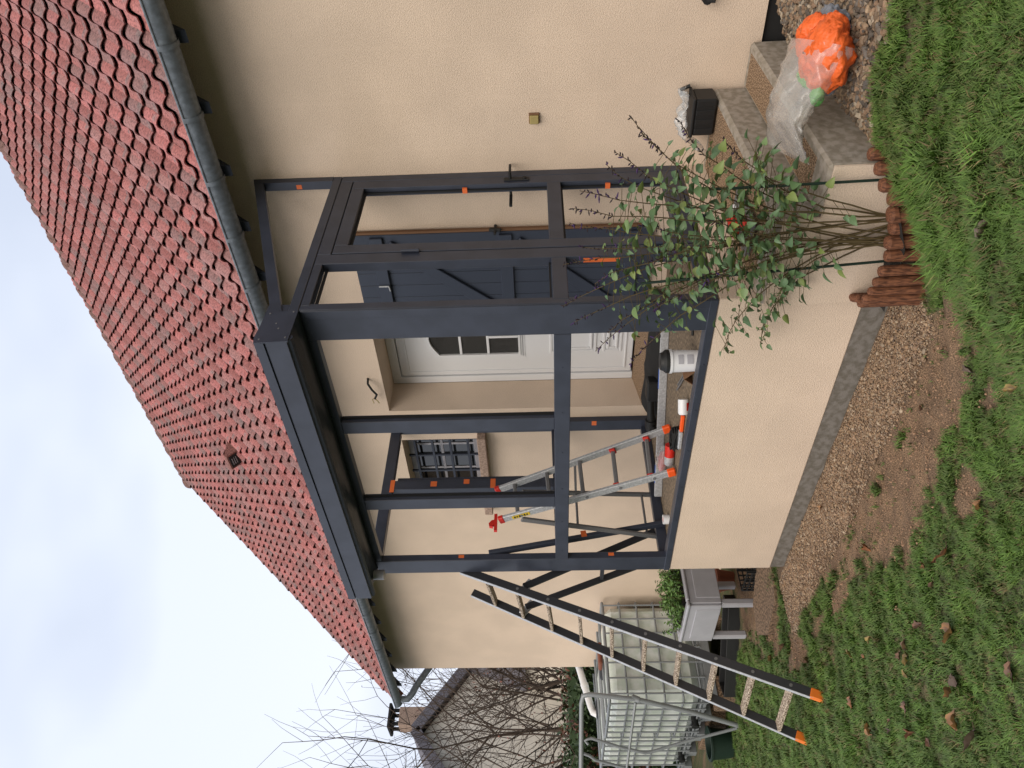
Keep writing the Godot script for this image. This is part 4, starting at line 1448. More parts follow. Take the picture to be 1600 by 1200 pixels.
func build_stuff_left() -> void:
	# raised planter box on legs
	var gy := -0.055
	var t := thing("raised_planter_box", "grey-white plastic planter box on legs beside the end of the terrace", "planter", Vector3(-3.81, gy, 0.82))
	var W := 0.31
	var Dp := 0.28
	for s in [[-1, -1], [1, -1], [1, 1], [-1, 1]]:
		var mb := MB.new()
		var x0: float = s[0] * W
		var z0: float = s[1] * Dp
		mb.box(Vector3(minf(x0, x0 - s[0] * 0.062), 0.0, minf(z0, z0 - s[1] * 0.062)), Vector3(maxf(x0, x0 - s[0] * 0.062), 0.31, maxf(z0, z0 - s[1] * 0.062)), 0.012)
		part(t, "leg", mb, M.whitedull)
	for s in [-1.0, 1.0]:
		var pn := MB.new()
		pn.box(Vector3(-W, 0.31, s * Dp - 0.012), Vector3(W, 0.575, s * Dp + 0.012), 0.006)
		var a := part(t, "side_panel", pn, M.whitedull)
		boxpart(a, "raised_field", Vector3(-W + 0.06, 0.312, s * Dp + s * 0.012 - 0.004), Vector3(W - 0.06, 0.52, s * Dp + s * 0.012 + 0.006), M.whitedull, 0.005)
		pn = MB.new()
		pn.box(Vector3(s * W - 0.012, 0.31, -Dp + 0.012), Vector3(s * W + 0.012, 0.575, Dp - 0.012), 0.006)
		a = part(t, "side_panel", pn, M.whitedull)
		boxpart(a, "raised_field", Vector3(s * W + s * 0.012 - 0.004, 0.312, -Dp + 0.06), Vector3(s * W + s * 0.012 + 0.006, 0.52, Dp - 0.06), M.whitedull, 0.005)
	for s in [-1.0, 1.0]:
		boxpart(t, "rim", Vector3(-W - 0.025, 0.575, s * Dp - 0.035), Vector3(W + 0.025, 0.605, s * Dp + 0.025), M.whitedull, 0.01)
		boxpart(t, "rim", Vector3(s * W - 0.03, 0.575, -Dp + 0.035), Vector3(s * W + 0.025, 0.604, Dp - 0.035), M.whitedull, 0.01)
	var so := MB.new()
	so.col = Color(0.04, 0.032, 0.025)
	so.box(Vector3(-W + 0.012, 0.53, -Dp + 0.012), Vector3(W - 0.012, 0.56, Dp - 0.012))
	part(t, "soil", so, M.soil)
	var rg := RandomNumberGenerator.new()
	rg.seed = 61
	var hp := thing("herb_plants", "bright green herbs growing in the grey-white planter box", "plant", Vector3(-3.81, gy + 0.56, 0.82))
	var lf := leaf_mesh(0.035, 0.016, 0.3, 0.3, Color.WHITE, false).commit()
	var xf := []
	var cl := []
	var sm := MB.new()
	for k in 150:
		var p := Vector3(rg.randf_range(-W + 0.04, W - 0.04), 0, rg.randf_range(-Dp + 0.04, Dp - 0.04))
		var q := p + Vector3(rg.randf_range(-0.08, 0.08), rg.randf_range(0.08, 0.2), rg.randf_range(-0.08, 0.08))
		sm.tube([p, p.lerp(q, 0.5) + Vector3(0, 0.015, 0), q], [0.0016], 3, false)
		for m in 14:
			var c := p.lerp(q, rg.randf_range(0.35, 1.05)) + Vector3(rg.randf_range(-0.02, 0.02), rg.randf_range(-0.01, 0.015), rg.randf_range(-0.02, 0.02))
			xf.append(Transform3D(Basis.from_euler(Vector3(rg.randf_range(-1, 0.5), rg.randf() * TAU, rg.randf_range(-0.7, 0.7))).scaled(Vector3.ONE * rg.randf_range(0.7, 1.3)), c))
			cl.append(Color(0.11, 0.21, 0.045) * rg.randf_range(0.6, 1.35))
	part(hp, "stalks", sm, M.stem)
	scatter(hp, "leaves", lf, M.leaf, xf, cl)
	# black lattice crate, clay pot, flagstone, trays
	var cr := thing("lattice_crate", "small black plastic lattice crate on the ground under the planter box", "crate", Vector3(-3.25, -0.035, 0.93))
	for s in [-1.0, 1.0]:
		var mb := MB.new()
		for k in 7:
			mb.box(Vector3(-0.15 + k * 0.046, 0.0, s * 0.1 - 0.004), Vector3(-0.138 + k * 0.046, 0.13, s * 0.1 + 0.004))
		for k in 4:
			mb.box(Vector3(-0.15, k * 0.04, s * 0.1 - 0.0035), Vector3(0.138, 0.01 + k * 0.04, s * 0.1 + 0.0035))
		part(cr, "side", mb, M.black)
		mb = MB.new()
		for k in 5:
			mb.box(Vector3(s * 0.146 - 0.004, 0.0, -0.096 + k * 0.046), Vector3(s * 0.146 + 0.004, 0.13, -0.085 + k * 0.046))
		for k in 4:
			mb.box(Vector3(s * 0.146 - 0.0035, k * 0.04, -0.096), Vector3(s * 0.146 + 0.0035, 0.01 + k * 0.04, 0.096))
		part(cr, "end", mb, M.black)
	boxpart(cr, "base", Vector3(-0.145, 0.0, -0.095), Vector3(0.145, 0.006, 0.095), M.black, 0.0)
	var pot := MB.new()
	pot.lathe([Vector2(0.0, 0.0), Vector2(0.1, 0.0), Vector2(0.135, 0.2), Vector2(0.15, 0.2), Vector2(0.15, 0.24), Vector2(0.125, 0.24), Vector2(0.11, 0.1), Vector2(0.0, 0.1)], 22)
	var po := part(self, "clay_pot", pot, M.terracotta)
	po.position = Vector3(-4.25, -0.11, 0.42)
	po.scale = Vector3.ONE * 0.8
	tag(po, "terracotta flower pot standing behind the planter box legs", "pot")
	var fs := MB.new()
	fs.prism(PackedVector2Array([Vector2(-3.42, 1.15), Vector2(-3.1, 1.0), Vector2(-2.72, 1.22), Vector2(-2.83, 1.44), Vector2(-3.2, 1.52), Vector2(-3.5, 1.38)]), 1, -0.09, 0.02)
	var fo := part(self, "flagstone", fs, M.stone)
	tag(fo, "broken brown flagstone lying at the end of the terrace", "stone")
	var tr := thing("black_tray", "long black plastic trough on the ground behind the planter box", "trough", Vector3(-4.75, -0.12, 0.85))
	tr.rotation.y = 0.5
	var mb2 := MB.new()
	mb2.box(Vector3(-0.5, 0.0, -0.1), Vector3(0.5, 0.015, 0.1), 0.003)
	part(tr, "base", mb2, M.black)
	for s in [-1.0, 1.0]:
		boxpart(tr, "side", Vector3(-0.5, 0.0, s * 0.11 - 0.008), Vector3(0.5, 0.13, s * 0.11 + 0.008), M.black)
		boxpart(tr, "end", Vector3(s * 0.5 - 0.008, 0.0, -0.1), Vector3(s * 0.5 + 0.008, 0.13, 0.1), M.black)
	# tanks on stone blocks
	ibc(Vector3(-5.25, 0.14, 1.16), "white caged water tank nearer to the terrace", 1.0, 1.1)
	ibc(Vector3(-6.42, 0.14, 1.09), "white caged water tank at the left edge of the picture", 1.0, 1.06)
	for q in [[-5.42, 1.05, "stone block under the near corner of the nearer tank"], [-6.1, 1.04, "stone block under the far front corner of the nearer tank"], [-6.6, 1.0, "stone block under the tank at the left edge"], [-5.4, 0.2, "stone block under the tank beside the house wall"]]:
		var o := boxpart(self, "stone_block", Vector3(q[0] - 0.16, -0.3, q[1] - 0.14), Vector3(q[0] + 0.16, 0.04, q[1] + 0.1), M.stone, 0.012)
		tag(o, q[2], "stone block", "blocks under the tanks")
	var hd := MB.new()
	hd.box(Vector3(-5.5, 1.16, 0.5), Vector3(-5.32, 1.2, 0.74), 0.012)
	var ho := part(self, "brick", hd, M.terracotta)
	tag(ho, "orange-red brick lying on top of the nearer water tank", "brick")
	var pv := thing("drain_pipe", "white plastic pipe running from the house corner onto the tanks", "pipe")
	var pm := MB.new()
	pm.tube([Vector3(-7.06, 1.6, -0.5), Vector3(-7.06, 1.42, -0.3), Vector3(-7.055, 1.34, -0.03), Vector3(-7.0, 1.285, 0.235), Vector3(-6.98, 1.225, 0.5), Vector3(-6.965, 1.2, 0.58), Vector3(-6.95, 1.13, 0.62)], [0.043], 14)
	part(pv, "pipe_run", pm, M.white)
	pm = MB.new()
	pm.tube([Vector3(-7.005, 1.29, 0.21), Vector3(-6.998, 1.278, 0.26)], [0.049], 14)
	part(pv, "coupling", pm, M.white)
	# galvanised tube rack
	var rk := thing("tube_rack", "galvanised steel tube rack leaning in front of the water tanks", "rack")
	for q in [[[Vector3(-6.2, 1.47, 2.3), Vector3(-5.57, 1.434, 1.695), Vector3(-5.12, 1.415, 1.25), Vector3(-5.05, 1.398, 1.2), Vector3(-5.02, 1.33, 1.2), Vector3(-5.094, 0.874, 1.22), Vector3(-5.21, 0.345, 1.30), Vector3(-5.334, -0.171, 1.40)], 0.024, "main_tube"],
			[[Vector3(-5.40, 1.36, 1.53), Vector3(-5.375, 1.392, 1.504), Vector3(-5.357, 1.33, 1.49), Vector3(-5.432, 1.039, 1.55), Vector3(-5.486, 0.80, 1.585), Vector3(-5.486, 0.76, 1.58), Vector3(-5.43, 0.4, 1.5), Vector3(-5.345, -0.135, 1.40)], 0.015, "brace_tube"],
			[[Vector3(-5.467, 1.407, 1.595), Vector3(-5.48, 1.35, 1.61), Vector3(-5.514, 1.29, 1.64), Vector3(-5.586, 0.997, 1.69), Vector3(-5.75, 0.5, 1.84), Vector3(-5.9, -0.16, 2.0)], 0.015, "brace_tube"],
			[[Vector3(-5.118, 0.886, 1.245), Vector3(-5.578, 0.985, 1.69), Vector3(-6.0, 1.06, 2.1)], 0.013, "cross_tube"]]:
		var mb := MB.new()
		mb.tube(q[0], [q[1]], 10)
		part(rk, q[2], mb, M.galv)
	var cl2 := MB.new()
	cl2.tube([Vector3(-5.09, 0.92, 1.2), Vector3(-5.10, 0.85, 1.225)], [0.032], 10)
	part(rk, "clamp", cl2, M.galv)
	var tub := MB.new()
	tub.lathe([Vector2(0.0, 0.0), Vector2(0.13, 0.0), Vector2(0.16, 0.26), Vector2(0.175, 0.26), Vector2(0.175, 0.28), Vector2(0.15, 0.28), Vector2(0.12, 0.03), Vector2(0.0, 0.03)], 20)
	var to := part(self, "garden_tub", tub, M.stake)
	to.position = Vector3(-5.95, -0.2, 1.33)
	tag(to, "dark green plastic tub between the stone blocks of the tanks", "tub")

# ---------------------------------------------------------------- ladders
func build_ladders() -> void:
	var t := thing("folding_ladder", "dark A-frame ladder with speckled treads and orange feet on the grass", "ladder")
	var f := [[Vector3(-2.443, 0.0, 2.347), Vector3(-2.53, 2.36, 1.33)], [Vector3(-3.022, -0.02, 2.393), Vector3(-3.022, 2.325, 1.233)]]
	var fn := Vector3(0, 0.44, 0.9).normalized()
	for q in f:
		var d: Vector3 = (q[1] - q[0]).normalized()
		var mb := MB.new()
		mb.bar(q[0] + d * 0.05, q[1], 0.024, 0.062, fn, 0.003)
		var rail := part(t, "front_rail", mb, M.ladder)
		mb = MB.new()
		mb.bar(q[0] + d * 0.06 + fn * 0.032, q[1] + fn * 0.032, 0.025, 0.003, fn)
		part(rail, "edge_trim", mb, M.steel)
		mb = MB.new()
		mb.bar(q[0] - d * 0.005, q[0] + d * 0.085, 0.034, 0.07, fn, 0.008)
		part(t, "foot", mb, M.ladderfoot)
		mb = MB.new()
		for i in 9:
			var p: Vector3 = q[0].lerp(q[1], (0.185 + 0.2185 * i) / 2.345)
			mb.tube([p + Vector3(0.0125, 0, 0), p + Vector3(0.016, 0, 0)], [0.011], 10)
		part(rail, "rivets", mb, M.darksteel)
	for i in 10:
		var k := (0.181 + 0.2185 * i) / 2.335
		if k > 0.97: break
		var a: Vector3 = f[0][0].lerp(f[0][1], k) + Vector3(-0.012, 0, 0)
		var b: Vector3 = f[1][0].lerp(f[1][1], k) + Vector3(0.012, 0, 0)
		var mb := MB.new()
		mb.bar(a, b, 0.072, 0.024, Vector3.UP, 0.004)
		part(t, "tread", mb, M.rung)
	var rr := [[Vector3(-2.562, 1.90, 1.46), Vector3(-2.575, -0.01, 0.57)], [Vector3(-3.0, 1.90, 1.38), Vector3(-3.0, -0.03, 0.62)]]
	for q in rr:
		var mb := MB.new()
		mb.bar(q[0], q[1], 0.022, 0.052, Vector3(0, 0.38, -0.92), 0.003)
		part(t, "rear_rail", mb, M.ladder)
		mb = MB.new()
		mb.bar(q[0] + Vector3(0, 0.03, 0.06), q[0] + Vector3(0, -0.06, -0.05), 0.01, 0.06, Vector3(0, 0.7, 0.7), 0.004)
		mb.tube([q[0] + Vector3(-0.02, 0, 0.04), q[0] + Vector3(0.02, 0, 0.04)], [0.011], 8)
		part(t, "hinge_bracket", mb, M.steel)
	for y in [0.25, 0.75, 1.3]:
		var k: float = 1.0 - y / 1.9
		var mb := MB.new()
		mb.bar(rr[0][0].lerp(rr[0][1], k), rr[1][0].lerp(rr[1][1], k), 0.03, 0.03, Vector3.UP, 0.003)
		part(t, "rear_rung", mb, M.ladder)
	# aluminium stepladder inside the porch
	var s := thing("stepladder", "aluminium stepladder with red caps standing inside the porch", "ladder")
	var F := [[Vector3(-1.592, 0.835, 0.793), Vector3(-2.01, 2.06, 0.985)], [Vector3(-1.681, 0.835, 1.112), Vector3(-2.02, 2.03, 1.24)]]
	var nn := Vector3(0.94, 0.33, 0.0).normalized()
	for i in 2:
		var q: Array = F[i]
		var d: Vector3 = (q[1] - q[0]).normalized()
		var mb := MB.new()
		mb.bar(q[0] + d * 0.03, q[1], 0.024, 0.058, nn, 0.004)
		var rl := part(s, "front_rail", mb, M.steel)
		mb = MB.new()
		mb.bar(q[0] - d * 0.0, q[0] + d * 0.06, 0.034, 0.066, nn, 0.008)
		part(s, "foot", mb, M.orange)
		mb = MB.new()
		mb.bar(q[1] - d * 0.01, q[1] + d * 0.03, 0.032, 0.064, nn, 0.006)
		part(s, "end_cap", mb, M.red)
		if i == 1:
			mb = MB.new()
			mb.bar(q[1] - d * 0.20 + Vector3(0, 0, 0.0135), q[1] - d * 0.07 + Vector3(0, 0, 0.0135), 0.002, 0.03, nn)
			part(rl, "sticker", mb, M.yellow)
			mb = MB.new()
			for m in 6:
				var p: Vector3 = q[1] - d * (0.185 - 0.018 * m) + Vector3(0, 0, 0.0152)
				mb.bar(p, p + d * 0.011, 0.0015, 0.014 if m % 2 == 0 else 0.02, nn)
			part(rl, "sticker_print", mb, M.black)
			mb = MB.new()
			for m in 5:
				var p: Vector3 = q[0] + d * (0.15 + 0.24 * m) + Vector3(0, 0, 0.012)
				mb.tube([p, p + Vector3(0, 0, 0.004)], [0.012], 10)
			part(rl, "rivets", mb, M.darksteel)
	for m in 5:
		var k := (0.17 + 0.235 * m) / 1.22
		var a: Vector3 = F[0][0].lerp(F[0][1], k)
		var b: Vector3 = F[1][0].lerp(F[1][1], k)
		var mb := MB.new()
		mb.bar(a, b, 0.034, 0.028, Vector3.UP, 0.005)
		var rn := part(s, "rung", mb, M.darksteel)
		if m < 2:
			mb = MB.new()
			mb.bar(a - nn * 0.0 + (b - a).normalized() * 0.012, a + (b - a).normalized() * 0.03, 0.044, 0.062, nn, 0.005)
			mb.bar(b - (b - a).normalized() * 0.03, b - (b - a).normalized() * 0.012, 0.044, 0.04, nn, 0.005)
			part(rn, "red_clamp", mb, M.red)
	# red hooked top bracket
	var tb := MB.new()
	tb.prism(PackedVector2Array([Vector2(-0.03, -0.01), Vector2(0.05, -0.01), Vector2(0.05, 0.012), Vector2(0.0, 0.012), Vector2(-0.005, 0.03), Vector2(-0.03, 0.05), Vector2(-0.055, 0.045), Vector2(-0.06, 0.02), Vector2(-0.045, 0.02), Vector2(-0.04, 0.012), Vector2(-0.09, 0.012), Vector2(-0.09, -0.01)]), 2, -0.012, 0.012)
	var top := part(s, "top_bracket", tb, M.red)
	top.position = Vector3(-2.03, 2.08, 1.245)
	top.rotation.y = PI * 0.5
	top.rotation.x = 0.0
	var R := [[Vector3(-2.474, 0.835, 0.71), Vector3(-2.06, 1.90, 0.975)], [Vector3(-2.45, 0.835, 1.126), Vector3(-2.06, 1.90, 1.215)]]
	for q in R:
		var d: Vector3 = (q[1] - q[0]).normalized()
		var mb := MB.new()
		mb.bar(q[0] + d * 0.03, q[1], 0.02, 0.045, Vector3(-0.94, 0.33, 0), 0.004)
		part(s, "rear_leg", mb, M.darksteel)
		mb = MB.new()
		mb.bar(q[0], q[0] + d * 0.04, 0.028, 0.052, Vector3(-0.94, 0.33, 0), 0.005)
		part(s, "foot", mb, M.red)
	for k in [0.13, 0.62]:
		var mb := MB.new()
		mb.tube([R[0][0].lerp(R[0][1], k), R[1][0].lerp(R[1][1], k)], [0.009], 8)
		part(s, "rear_stretcher", mb, M.darksteel)
	var lk := MB.new()
	lk.bar(F[0][0].lerp(F[0][1], 0.55), R[0][0].lerp(R[0][1], 0.62), 0.004, 0.018, Vector3.UP)
	part(s, "spreader_bar", lk, M.darksteel)

# ---------------------------------------------------------------- tools on the porch floor
func build_porch_items() -> void:
	var fy := 0.832
	var b := thing("plastic_bucket", "white round tub with black lid on the porch floor", "tub", Vector3(-0.60, fy, 1.17))
	var mb := MB.new()
	mb.lathe([Vector2(0.0, 0.0), Vector2(0.062, 0.0), Vector2(0.066, 0.15), Vector2(0.071, 0.15), Vector2(0.071, 0.165), Vector2(0.067, 0.165)], 24)
	part(b, "body", mb, M.white)
	mb = MB.new()
	mb.lathe([Vector2(0.069, 0.163), Vector2(0.069, 0.185), Vector2(0.055, 0.2), Vector2(0.05, 0.215), Vector2(0.0, 0.218)], 16)
	part(b, "lid", mb, M.black)
	for q in [[0.09, 0.03], [0.035, 0.035]]:
		mb = MB.new()
		var rows := []
		for y in [q[0], q[0] + q[1]]:
			var row := []
			for k in 7:
				var a: float = 0.25 + k * 0.14
				row.append(Vector3(0.0665 * cos(a), y, 0.0665 * sin(a)))
			rows.append(row)
		mb.grid(rows)
		part(b, "printed_label", mb, M.whitedull)
	# long spirit level
	var lv := thing("spirit_level", "long aluminium spirit level with blue marks lying across the porch floor", "spirit level")
	mb = MB.new()
	mb.bar(Vector3(-0.95, fy + 0.03, 0.27), Vector3(-2.33, fy + 0.03, 0.83), 0.028, 0.058, Vector3.UP, 0.004)
	part(lv, "bar", mb, M.steel)
	for k in [0.0, 0.28, 0.80]:
		var p := Vector3(-0.95, fy + 0.0605, 0.27).lerp(Vector3(-2.33, fy + 0.0605, 0.83), k + 0.02)
		var q := Vector3(-0.95, fy + 0.0605, 0.27).lerp(Vector3(-2.33, fy + 0.0605, 0.83), k + (0.05 if k == 0.0 else 0.12))
		mb = MB.new()
		mb.bar(p, q, 0.02, 0.003, Vector3.UP)
		part(lv, "blue_mark", mb, M.blue)
	# dark folded sheet in front of the door sill
	var sh := MB.new()
	var rows := []
	for i in 15:
		var x := lerpf(-2.12, -0.95, i / 14.0)
		var row := []
		for q in [[0.012, 0.0], [0.012, 0.085], [0.06, 0.088], [0.14, 0.06], [0.22, 0.022], [0.27, 0.004], [0.275, 0.0]]:
			row.append(Vector3(x, fy + q[1] * (1.0 + 0.25 * n2(x, q[0], 900.0)), q[0] + 0.05 * n2(x, 2.0, 400.0) * q[0] / 0.27 + (0.0 if i < 12 else -0.03 * (i - 11))))
		rows.append(row)
	sh.grid(rows)
	var so := part(self, "folded_sheet", sh, M.blackmatt)
	tag(so, "black folded sheet lying along the sill of the white door", "sheet")
	# cordless power tool
	var pt := thing("power_tool", "black cordless power tool lying in front of the white door sill", "power tool", Vector3(-1.83, fy, 0.27))
	pt.rotation.y = 0.25
	boxpart(pt, "battery", Vector3(0.0, 0.0, -0.06), Vector3(0.17, 0.10, 0.06), M.black, 0.012)
	mb = MB.new()
	mb.tube([Vector3(0.0, 0.06, 0.0), Vector3(-0.05, 0.06, 0.0), Vector3(-0.13, 0.055, 0.0), Vector3(-0.2, 0.05, 0.0)], [0.032, 0.026, 0.028, 0.034], 12)
	part(pt, "grip", mb, M.black)
	mb = MB.new()
	mb.tube([Vector3(-0.2, 0.05, 0.0), Vector3(-0.27, 0.05, 0.0), Vector3(-0.3, 0.05, 0.0)], [0.045, 0.042, 0.03], 14)
	mb.tube([Vector3(-0.25, 0.05, 0.0), Vector3(-0.25, 0.02, 0.06)], [0.02], 10)
	part(pt, "head", mb, M.black)
	# spray can, sealant gun, cable, gloves
	var c1 := thing("spray_can", "short white and red can lying by the front rail of the porch", "can", Vector3(-0.97, fy + 0.033, 1.12))
	c1.rotation = Vector3(0, 0.7, PI * 0.5)
	mb = MB.new()
	mb.lathe([Vector2(0, 0), Vector2(0.033, 0.0), Vector2(0.033, 0.085), Vector2(0.026, 0.095), Vector2(0.0, 0.096)], 18)
	part(c1, "body", mb, M.white)
	mb = MB.new()
	var rws := []
	for y in [0.02, 0.07]:
		var row := []
		for k in 9:
			var a: float = 2.0 + k * 0.16
			row.append(Vector3(0.0336 * cos(a), y, 0.0336 * sin(a)))
		rws.append(row)
	mb.grid(rws)
	part(c1, "red_label", mb, M.red)
	var c2 := thing("sealant_cartridge", "red and silver cartridge lying beside the coiled black cable", "cartridge", Vector3(-1.56, fy + 0.035, 0.98))
	c2.rotation = Vector3(0.0, 0.3, PI * 0.5)
	mb = MB.new()
	mb.lathe([Vector2(0, 0), Vector2(0.034, 0.0), Vector2(0.034, 0.09)], 16)
	part(c2, "red_half", mb, M.red)
	mb = MB.new()
	mb.lathe([Vector2(0.0345, 0.088), Vector2(0.0345, 0.15), Vector2(0.02, 0.165), Vector2(0, 0.165)], 16)
	part(c2, "silver_half", mb, M.steel)
	var cab := MB.new()
	var pts := []
	var rg := RandomNumberGenerator.new()
	rg.seed = 5
	for k in 90:
		var a := k * 0.5
		pts.append(Vector3(-1.38 + (0.055 + rg.randf_range(-0.015, 0.015)) * cos(a) * 1.5, fy + 0.01 + 0.0006 * k, 1.08 + (0.05 + rg.randf_range(-0.012, 0.012)) * sin(a)))
	cab.tube(pts, [0.0055], 6)
	var cbo := part(self, "coiled_cable", cab, M.rubber)
	tag(cbo, "tangled coil of black cable on the porch floor by the front rail", "cable")
	var pk := thing("crumpled_packet", "crumpled red and clear plastic packet under the stepladder foot", "packet", Vector3(-1.93, fy, 0.80))
	for q in [[M.red, Vector3(0.1, 0.03, 0.06), Vector3(-0.03, 0.03, 0.0), 3], [M.film, Vector3(0.13, 0.04, 0.075), Vector3(0.01, 0.035, 0.0), 8]]:
		mb = MB.new()
		var rr := []
		for i in 9:
			var row := []
			for j in 14:
				var th := PI * i / 8.0
				var ph := TAU * j / 14.0
				var dirv := Vector3(sin(th) * cos(ph), cos(th), sin(th) * sin(ph))
				row.append(q[2] + dirv * q[1] * (1.0 + 0.35 * n2(dirv.x * 3.0 + q[3], dirv.z * 3.0 + dirv.y, 160.0)))
			rr.append(row)
		mb.grid(rr, true)
		part(pk, "red_content" if q[0] == M.red else "clear_wrap", mb, q[0])
	var sn := thing("utility_knife", "orange and grey cutting tool on the porch floor next to the cable", "knife", Vector3(-1.24, fy + 0.012, 1.12))
	sn.rotation.y = 0.15
	boxpart(sn, "orange_grip", Vector3(-0.02, -0.01, -0.014), Vector3(0.11, 0.014, 0.014), M.orange, 0.005)
	boxpart(sn, "grey_body", Vector3(-0.16, -0.009, -0.022), Vector3(-0.02, 0.016, 0.022), M.steel, 0.005)
	var rod := thing("metal_rods", "pair of thin steel rods with a grey handle on the porch floor", "rods", Vector3(-0.86, fy + 0.012, 1.0))
	rod.rotation.y = -0.5
	mb = MB.new()
	mb.tube([Vector3(0.04, 0, 0.01), Vector3(-0.34, 0, 0.01)], [0.006], 7)
	mb.tube([Vector3(0.04, 0, -0.012), Vector3(-0.30, 0, -0.012)], [0.005], 7)
	part(rod, "rods", mb, M.darksteel)
	boxpart(rod, "handle", Vector3(0.03, -0.01, -0.028), Vector3(0.13, 0.028, 0.028), M.whitedull, 0.008)
	var cbx := thing("cardboard_scrap", "folded brown cardboard scrap beside the white tub", "cardboard", Vector3(-0.74, fy, 1.17))
	mb = MB.new()
	mb.bar(Vector3(-0.06, 0.0, -0.05), Vector3(-0.01, 0.06, -0.05), 0.1, 0.004, Vector3(0, 1, 0))
	mb.bar(Vector3(0.05, 0.0, -0.05), Vector3(-0.01, 0.06, -0.05), 0.1, 0.004, Vector3(0, 1, 0))
	part(cbx, "folded_board", mb, M.cardboard)
	var can3 := thing("tape_roll", "small white roll with a red core by the far porch post", "tape roll", Vector3(-2.20, fy + 0.02, 1.14))
	mb = MB.new()
	mb.lathe([Vector2(0.018, -0.02), Vector2(0.035, -0.02), Vector2(0.035, 0.025), Vector2(0.018, 0.025), Vector2(0.018, -0.02)], 18)
	part(can3, "roll", mb, M.white)
	mb = MB.new()
	mb.lathe([Vector2(0.0175, -0.019), Vector2(0.0175, 0.024), Vector2(0.014, 0.024), Vector2(0.014, -0.019)], 14)
	part(can3, "core", mb, M.red)
	var hm := thing("black_clamp", "small black clamp on the porch floor in front of the tub", "clamp", Vector3(-0.42, fy, 1.02))
	boxpart(hm, "jaw", Vector3(-0.025, 0.0, -0.02), Vector3(0.03, 0.05, 0.02), M.black, 0.008)
	mb = MB.new()
	mb.tube([Vector3(0, 0.025, 0), Vector3(-0.09, 0.02, 0.03)], [0.008], 8)
	part(hm, "handle", mb, M.black)

# ---------------------------------------------------------------- things on and beside the steps
func blob(ctr: Vector3, sz: Vector3, rough: float, sd: float, nu := 22, nv := 12) -> MB:
	var mb := MB.new()
	var rr := []
	for i in nv + 1:
		var row := []
		for j in nu:
			var th := PI * i / nv
			var ph := TAU * j / nu
			var d := Vector3(sin(th) * cos(ph), cos(th), sin(th) * sin(ph))
			var k := 1.0 + 0.5 * rough * (0.35 - absf(n2(d.x * 2.2 + sd, d.z * 2.2 - d.y * 1.6, 58.0)) * 2.0) + rough * n2(d.x * 1.3 + sd * 3.0, d.z * 1.3 + d.y * 0.9 + sd, 40.0)
			row.append(ctr + d * sz * k)
		rr.append(row)
	mb.grid(rr, true)
	return mb

